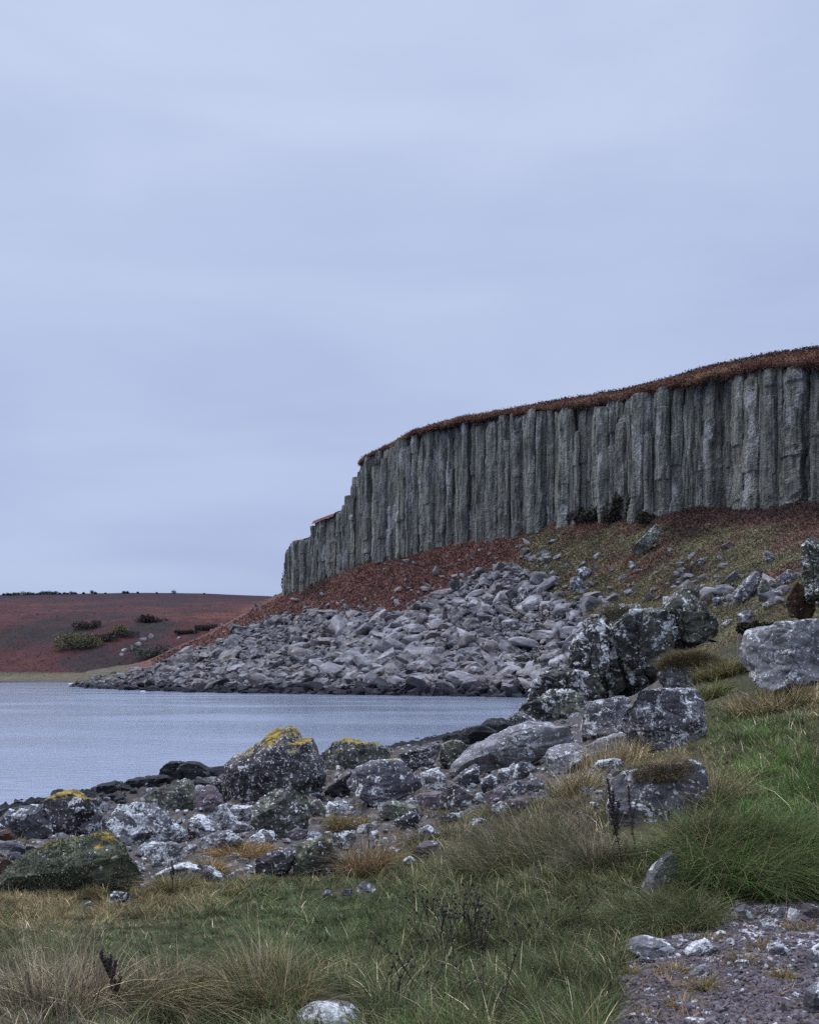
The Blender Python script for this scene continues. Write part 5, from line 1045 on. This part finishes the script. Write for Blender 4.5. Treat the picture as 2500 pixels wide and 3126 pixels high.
# tussocks big enough to tell apart
def tussock(dx, dy, wpx, hm, pals, label, nb=2600, lean=.25, ldir=None, straw=0, droop=.7, base=None, seed=0, thick=.0042, group=None):
    nb = int(nb * .62); thick *= 1.5; r = np.random.default_rng(int(dx * 13 + dy + seed)); X, Y, z = hit.one(dx * 1.45, dy * 1.45) if base is None else base
    rad = wpx * 1.45 / F * Y * .5; a = r.uniform(0, 2 * np.pi, nb); q = np.sqrt(r.random(nb)) * rad * .85
    px, py = X + q * np.cos(a), Y + rad * .3 + q * np.sin(a); pz = sample_grid(ZB, px, py) if base is None else np.full(nb, z)
    P_ = np.stack([px - X, py - Y, pz - z - .02], 1); h = hm * r.uniform(.5, 1.15, nb); outw = a + r.normal(size=nb) * .9
    if ldir is not None:
        mixd = r.random(nb) < .6; outw = np.where(mixd, ldir + r.normal(size=nb) * .4, outw)
    c = np.concatenate([pick(p, r, nb)[None] for p in pals])[r.integers(0, len(pals), nb), np.arange(nb)]
    hsh = np.abs(np.sin(np.floor(P_[:, 0] / (rad * .13)) * 127.1 + np.floor(P_[:, 1] / (rad * .13)) * 311.7) * 43758.5453) % 1; c = c * (.5 + 1.0 * hsh)[:, None] * r.uniform(.6, 1.5, (nb, 1)); h = h * (.65 + .6 * ((hsh * 7.3) % 1)); outw = outw + (((hsh * 13.7) % 1) - .5) * 1.6
    v, qd, c4 = blades(P_, h, r.uniform(.7, 1.3, nb) * thick * np.clip(Y / 7, .8, 5), outw, lean + .35 * q / rad * r.uniform(.3, 1, nb), np.clip(r.normal(droop, .5, nb), 0, 1.8), c, r, 4)
    if straw:
        N = straw; a = r.uniform(0, 6.28, N); q = np.sqrt(r.random(N)) * rad * .5; P2 = np.stack([q * np.cos(a), rad * .3 + q * np.sin(a), sample_grid(ZB, X + q * np.cos(a), Y + rad * .3 + q * np.sin(a)) - z if base is None else 0 * q], 1)
        v2, q2, c2 = blades(P2, hm * r.uniform(1.1, 1.9, N), np.full(N, .0032 * np.clip(Y / 6, .8, 3)), r.normal(2.6, 1.2, N), r.uniform(.05, .5, N), r.uniform(0, .35, N), pick('straw', r, N), r, 4)
        qd = np.concatenate([qd, q2 + len(v)]); v = np.concatenate([v, v2]); c4 = np.concatenate([c4, c2])
    o = link('grass_tussock', mesh_np('grass_tussock', v, qd, mat=M_grass, col=c4), (X, Y, z)); return tag(o, label, 'tussock', group)
tussock(1600, 1860, 330, .52, ['green', 'deep', 'olive'], 'big bright green tussock spilling down over the right edge of the gravel', nb=9000, ldir=-.5, droop=.9)
tussock(1452, 1785, 130, .40, ['brown', 'deep', 'tan'], 'brown and green tussock hanging over the pointed leaning stone', nb=3000, ldir=-.9, droop=.9)
tussock(1425, 1950, 250, .26, ['deep', 'deep', 'olive'], 'dark green tussock drooping below the pointed leaning stone', nb=5500, ldir=3.6, droop=.9)
tussock(1100, 1815, 330, .33, ['brown', 'deep', 'olive'], 'wide brown topped tussock at the edge of the stones', nb=7000, straw=60, ldir=2.8)
tussock(1265, 1830, 130, .30, ['brown', 'deep'], 'dark brown tussock at the foot of the two tall dead stalks', nb=3000, straw=40)
tussock(570, 2130, 200, .27, ['deep', 'olive', 'tan'], 'grey green tussock with long straw stems beside the bottom stone', nb=4200, straw=70, ldir=2.4)
tussock(345, 2130, 200, .24, ['brown', 'deep', 'tan'], 'drooping brown tussock right of the dark dock plant', nb=4200, straw=26, ldir=.2, droop=1.0)
tussock(110, 2130, 300, .25, ['brown', 'brown', 'straw'], 'dead tangled brown tussock in the bottom left corner', nb=1500, straw=150, lean=.2, droop=.5)
tussock(770, 1845, 95, .42, ['brown', 'tan', 'orange'], 'tan tuft around the small dead stem beside the stones', nb=1500, straw=18, droop=.5)
tussock(1215, 1670, 120, .46, ['tan', 'straw', 'olive'], 'pale tan tuft in front of the layered slab', nb=900, straw=30, droop=.4)
tussock(1300, 1612, 160, .55, ['tan', 'tan', 'straw'], 'strip of upright tan grass under the massive flat topped block', nb=1100, straw=60, droop=.3, lean=.1)
tussock(1490, 1700, 150, .50, ['tan', 'brown'], 'dry tan tussock against the right side of the turf draped boulder', nb=1500, straw=40, droop=.8)
tussock(505, 1805, 150, .22, ['orange', 'orange', 'tan'], 'orange tan tuft under the biggest white rounded boulder', nb=2400, droop=1.0)
tussock(440, 1835, 80, .2, ['orange', 'tan'], 'small golden tuft beside the rounded white lichen boulder', nb=1200, droop=1.0)
tussock(365, 1880, 90, .26, ['olive', 'tan'], 'olive tuft around the left dead stem', nb=1300)
tussock(730, 1740, 110, .26, ['olive', 'orange'], 'olive tuft on the stony bank left of the small dead stem', nb=1500, droop=.8)
tussock(900, 1775, 100, .28, ['brown', 'olive'], 'brown tuft draped over the grey stone', nb=1600, droop=1.0)
tussock(1540, 1420, 150, .95, ['olive', 'tan', 'olive'], 'olive hummock of grass between the tan capped boulder and the huge pale boulder', nb=3500, thick=.006)
tussock(1480, 1475, 130, .7, ['olive', 'green', 'tan'], 'green grass tuft behind the massive flat topped block', nb=2500, thick=.006)
tussock(1640, 1490, 210, .6, ['tan', 'straw', 'olive'], 'tan grass growing under the overhang of the huge pale boulder', nb=3500, thick=.005, droop=.5)
r = np.random.default_rng(123)
for (tx, ty) in ((1330, 2075), (1360, 2010), (1420, 2045), (1440, 2120), (1500, 1980), (1560, 2030), (1610, 2000), (1650, 2060), (1345, 2135), (1480, 2085), (1395, 1965), (1465, 1945), (1690, 1960), (1310, 2110), (1322, 2050), (1380, 2150)):
    tussock(tx, ty, r.uniform(30, 70), r.uniform(.05, .11), ['orange', 'tan', 'olive'], 'small tan grass tuft rooted in the purplish gravel', nb=int(r.uniform(250, 600)), group='small tan tufts in the gravel', thick=.005, droop=.7)
# turf on rocks
def rock_top(o, nb, hm, pals, label, lo=.8, thick=.006, xr=(-1, 1), droop=1.0, name='turf_cap'):
    p, f, base, size_, Y = BOULDERS[o.name]; r = np.random.default_rng(len(o.name) + nb); xn = p[:, 0] / np.abs(p[:, 0]).max(); sel = np.where((p[:, 2] > lo * p[:, 2].max()) & (xn > xr[0]) & (xn < xr[1]))[0]
    s = p[r.choice(sel, nb)] + r.normal(size=(nb, 3)) * size_ * .01; c = np.concatenate([pick(q, r, nb)[None] for q in pals])[r.integers(0, len(pals), nb), np.arange(nb)]
    v, qd, c4 = blades(s - np.array([0, 0, .02]), hm * r.uniform(.5, 1.2, nb), r.uniform(.7, 1.3, nb) * thick, np.arctan2(s[:, 1], s[:, 0]) + r.normal(size=nb) * .7, r.uniform(.1, .6, nb), np.clip(r.normal(droop, .3, nb), 0, 1.6), c, r, 3)
    q = link(name, mesh_np(name, v, qd, mat=M_grass, col=c4), (0, 0, 0), o)
    if label: q['label'] = label
rock_top(ID['turfed'], 2600, .16, ['olive', 'tan', 'brown'], 'turf and dry grass on top of the boulder', lo=.72, xr=(-.5, .6))
rock_top(ID['knoll'], 5000, .6, ['tan', 'brown', 'olive'], 'tan grass cap', lo=.6, thick=.022, droop=.9)
rock_top(bpy.data.objects['core'], 5200, .8, ['olive', 'olive', 'tan', 'brown'], 'rough grass on top of the outcrop', lo=.66, thick=.03, xr=(-.35, .75), droop=.9)
def fur(o, nb, hm, pal, thick, lo=.05, name='lichen_fur'):
    p, f, base, size_, Y = BOULDERS[o.name]; r = np.random.default_rng(nb); tri = p[f]; ar = np.linalg.norm(np.cross(tri[:, 1] - tri[:, 0], tri[:, 2] - tri[:, 0]), axis=1); nr = np.cross(tri[:, 1] - tri[:, 0], tri[:, 2] - tri[:, 0]); nr /= np.linalg.norm(nr, axis=1)[:, None] + 1e-12
    fi = r.choice(len(f), nb, p=ar / ar.sum()); w_ = r.dirichlet((1, 1, 1), nb)[..., None]; s = (tri[fi] * w_).sum(1); nn_ = nr[fi]; ok = (s[:, 2] > lo * p[:, 2].max()) & (fbm(s[:, 0] * 3, s[:, 1] * 3, s[:, 2] * 3, 3) > -.22); s, nn_ = s[ok], nn_[ok]; N = len(s)
    d = nn_ + r.normal(size=(N, 3)) * .5 + np.array([0, 0, -.25]); d /= np.linalg.norm(d, axis=1)[:, None]; sd = np.cross(d, r.normal(size=(N, 3))); sd /= np.linalg.norm(sd, axis=1)[:, None]
    h = hm * r.uniform(.4, 1.3, (N, 1)); wd = thick * r.uniform(.6, 1.3, (N, 1)); pal = np.array(pal); c = pal[r.integers(0, len(pal), N)] * r.uniform(.7, 1.3, (N, 1))
    v = np.stack([s - sd * wd, s + sd * wd, s + d * h + sd * wd * .4, s + d * h - sd * wd * .4], 1).reshape(-1, 3)
    link(name, mesh_np(name, v, np.arange(len(v)).reshape(-1, 4), mat=M_leaf, col=np.repeat(c, 4, 0)), (0, 0, 0), o)
lich = [(.17, .18, .115), (.12, .13, .085), (.23, .235, .165), (.07, .075, .05)]
fur(ID['shag'], 15000, .024, lich, .007, lo=.12)
#fur(ID['mossy'], 9000, .07, [(.34, .37, .24), (.26, .29, .18), (.42, .44, .31)], .028)

# ------------------------------------------------------------------ dead stalks
b = NB('dead_stem'); b.p.inputs['Base Color'].default_value = (.022, .016, .015, 1); b.p.inputs['Roughness'].default_value = .9; t = coords(b); nb_ = b.noise(t, 40, 3); b.l(b.mix(nb_, (.012, .009, .009), (.040, .026, .022)), b.p.inputs['Base Color']); M_stem = b.m
b = NB('wood'); t = coords(b, False); nb_ = b.noise(b.scale(t, (12, 12, 1.5)), 3, 5); b.l(b.mix(nb_, (.10, .085, .08), (.24, .21, .20)), b.p.inputs['Base Color']); b.p.inputs['Roughness'].default_value = .9; b.l(b.bump(nb_, .5, .01), b.p.inputs['Normal']); M_wood = b.m
def dock(dx, base_y, top_x, top_y, label, seeds=160, branches=5, start=.3, seed=1, dens=1.0):
    r = np.random.default_rng(seed); X, Y, z = hit.one(dx * 1.45, base_y * 1.45); sc_ = 1.45 / F * Y; ht = (base_y - top_y) * sc_; tx = (top_x - dx) * sc_
    e = empty('dead_dock_plant', (X, Y, z), label, 'plant')
    ln = [np.array([tx * (k / 8) + r.normal() * .006, r.normal() * .006, ht * k / 8 - .03 * (k == 0)]) for k in range(9)]; lst = [tube(ln, np.linspace(.0065, .002, 9), 6)]; paths = [ln]
    for k in range(branches):
        s = r.uniform(start, .75); i = int(s * 8); p0 = ln[i]; a = r.uniform(0, 6.28); L_ = ht * r.uniform(.16, .34); br = [p0 + np.array([math.cos(a) * .12 * q * L_ * 2, math.sin(a) * .12 * q * L_ * 2, L_ * q]) for q in np.linspace(0, 1, 6)]; lst.append(tube(br, np.linspace(.004, .0015, 6), 5)); paths.append(br)
    v, q = tubes(lst); link('stem', mesh_np('stem', v, q, mat=M_stem), (0, 0, 0), e)
    vs, fs, n0 = [], [], 0; iv, fi = ico(1); iv = iv * np.array([1, 1, .8])
    for pi_, pth in enumerate(paths):
        pth = np.array(pth); nsd = int(seeds * (1 if pi_ == 0 else .35) * dens)
        for _ in range(nsd):
            s = r.uniform(start if pi_ == 0 else .1, 1) * (len(pth) - 1); i = min(int(s), len(pth) - 2); p = pth[i] + (pth[i + 1] - pth[i]) * (s - i); a = r.uniform(0, 6.28); rr = abs(r.normal()) * .013 * ht / .6 * (1.1 - .6 * s / len(pth))
            vs.append(iv * r.uniform(.0035, .008) * max(ht / .6, .8) + p + np.array([rr * math.cos(a), rr * math.sin(a), r.normal() * .004])); fs.append(fi + n0); n0 += len(iv)
    link('seed_head', mesh_np('seed_head', np.concatenate(vs), tris=np.concatenate(fs), mat=M_stem), (0, 0, 0), e); return e
dock(1310, 1830, 1279, 1640, 'taller black dead stalk in front of the turf draped boulder, left of the pair', seed=1, seeds=220)
dock(1338, 1815, 1321, 1650, 'thinner black dead stalk in front of the turf draped boulder, right of the pair', seed=2, seeds=120, branches=2)
dock(258, 2125, 212, 2003, 'thick dark red dead dock plant in the bottom left grass', seed=3, seeds=420, branches=7, start=.12)
dock(366, 1895, 364, 1812, 'dead stem standing alone before the low white outcrop', seed=4, seeds=70, branches=5, start=.5)
dock(778, 1795, 770, 1718, 'small dead stem above the tan tuft by the stones', seed=5, seeds=90, branches=5, start=.3)
# knapweed seed heads
def knap(seed, ht, nheads):
    r = np.random.default_rng(seed); e = empty('knapweed', (0, 0, 0), '', ''); lst = []; hs = []; bend = r.normal(size=2) * .06
    main = [np.array([bend[0] * q * q, bend[1] * q * q, ht * q]) for q in np.linspace(0, 1, 7)]; lst.append(tube(main, np.linspace(.0032, .0018, 7), 5)); hs.append(main[-1])
    for _ in range(nheads - 1):
        i = r.integers(3, 6); a = r.uniform(0, 6.28); L_ = ht * r.uniform(.15, .35); br = [main[i] + np.array([math.cos(a) * .35 * q * L_, math.sin(a) * .35 * q * L_, L_ * q]) for q in np.linspace(0, 1, 4)]; lst.append(tube(br, np.linspace(.0025, .0015, 4), 5)); hs.append(br[-1])
    v, q = tubes(lst); link('stem', mesh_np('stem', v, q, mat=M_stem), (0, 0, 0), e); iv, fi = ico(2)
    for p in hs:
        sv = iv * np.array([.0085, .0085, .0095]); sv = sv * (1 + .25 * np.sign(np.sin(np.arctan2(iv[:, 1], iv[:, 0]) * 9)) * (iv[:, 2] > .3))[:, None]; link('seed_head', mesh_np('seed_head', sv + p, tris=fi, mat=M_stem), (0, 0, 0), e)
    return e
KP = [knap(61, .34, 3), knap(62, .28, 2), knap(63, .40, 4), knap(64, .22, 1)]
def copy_tree(o):
    c = o.copy(); C.objects.link(c)
    for ch in o.children: d = ch.copy(); C.objects.link(d); d.parent = c
    return c
spots = []; r = np.random.default_rng(9)
for (x, y, sx, sy, n_) in ((950, 2010, 28, 26, 16), (1020, 2020, 26, 18, 12), (900, 1985, 22, 12, 6), (1000, 1985, 40, 12, 5), (830, 2130, 25, 14, 5), (1000, 2150, 40, 8, 5), (1175, 2030, 4, 4, 1), (900, 2120, 20, 10, 3), (1215, 1975, 20, 15, 3), (760, 2070, 12, 8, 2)):
    for _ in range(n_): spots.append((x + r.normal() * sx, y + r.normal() * sy))
used = set()
for i, (x, y) in enumerate(spots):
    k = i % 4; o = KP[k] if k not in used else copy_tree(KP[k]); used.add(k); X, Y, z = hit.one(x * 1.45, y * 1.45); o.location = (X, Y, z - .01); o.rotation_euler = (r.normal() * .12, r.normal() * .12, r.uniform(0, 6.28)); s = r.uniform(.7, 1.15); o.scale = (s, s, s)
    tag(o, 'dead black knapweed stem with round seed heads in the long grass', 'plant', 'dead knapweed stems in the long grass')
# old post
p0 = D(1554, 1368, 45); v, q = tube([(0, 0, -.3), (.01, 0, .5), (.02, 0, 1.15), (.02, 0, 1.18)], [.05, .048, .045, .03], 8)
tag(link('wooden_post', mesh_np('wooden_post', v, q, mat=M_wood), tuple(p0)), 'weathered thin wooden post standing left of the huge pale boulder', 'post')
print('objects', len(bpy.data.objects), 'verts', sum(len(m_.vertices) for m_ in bpy.data.meshes))
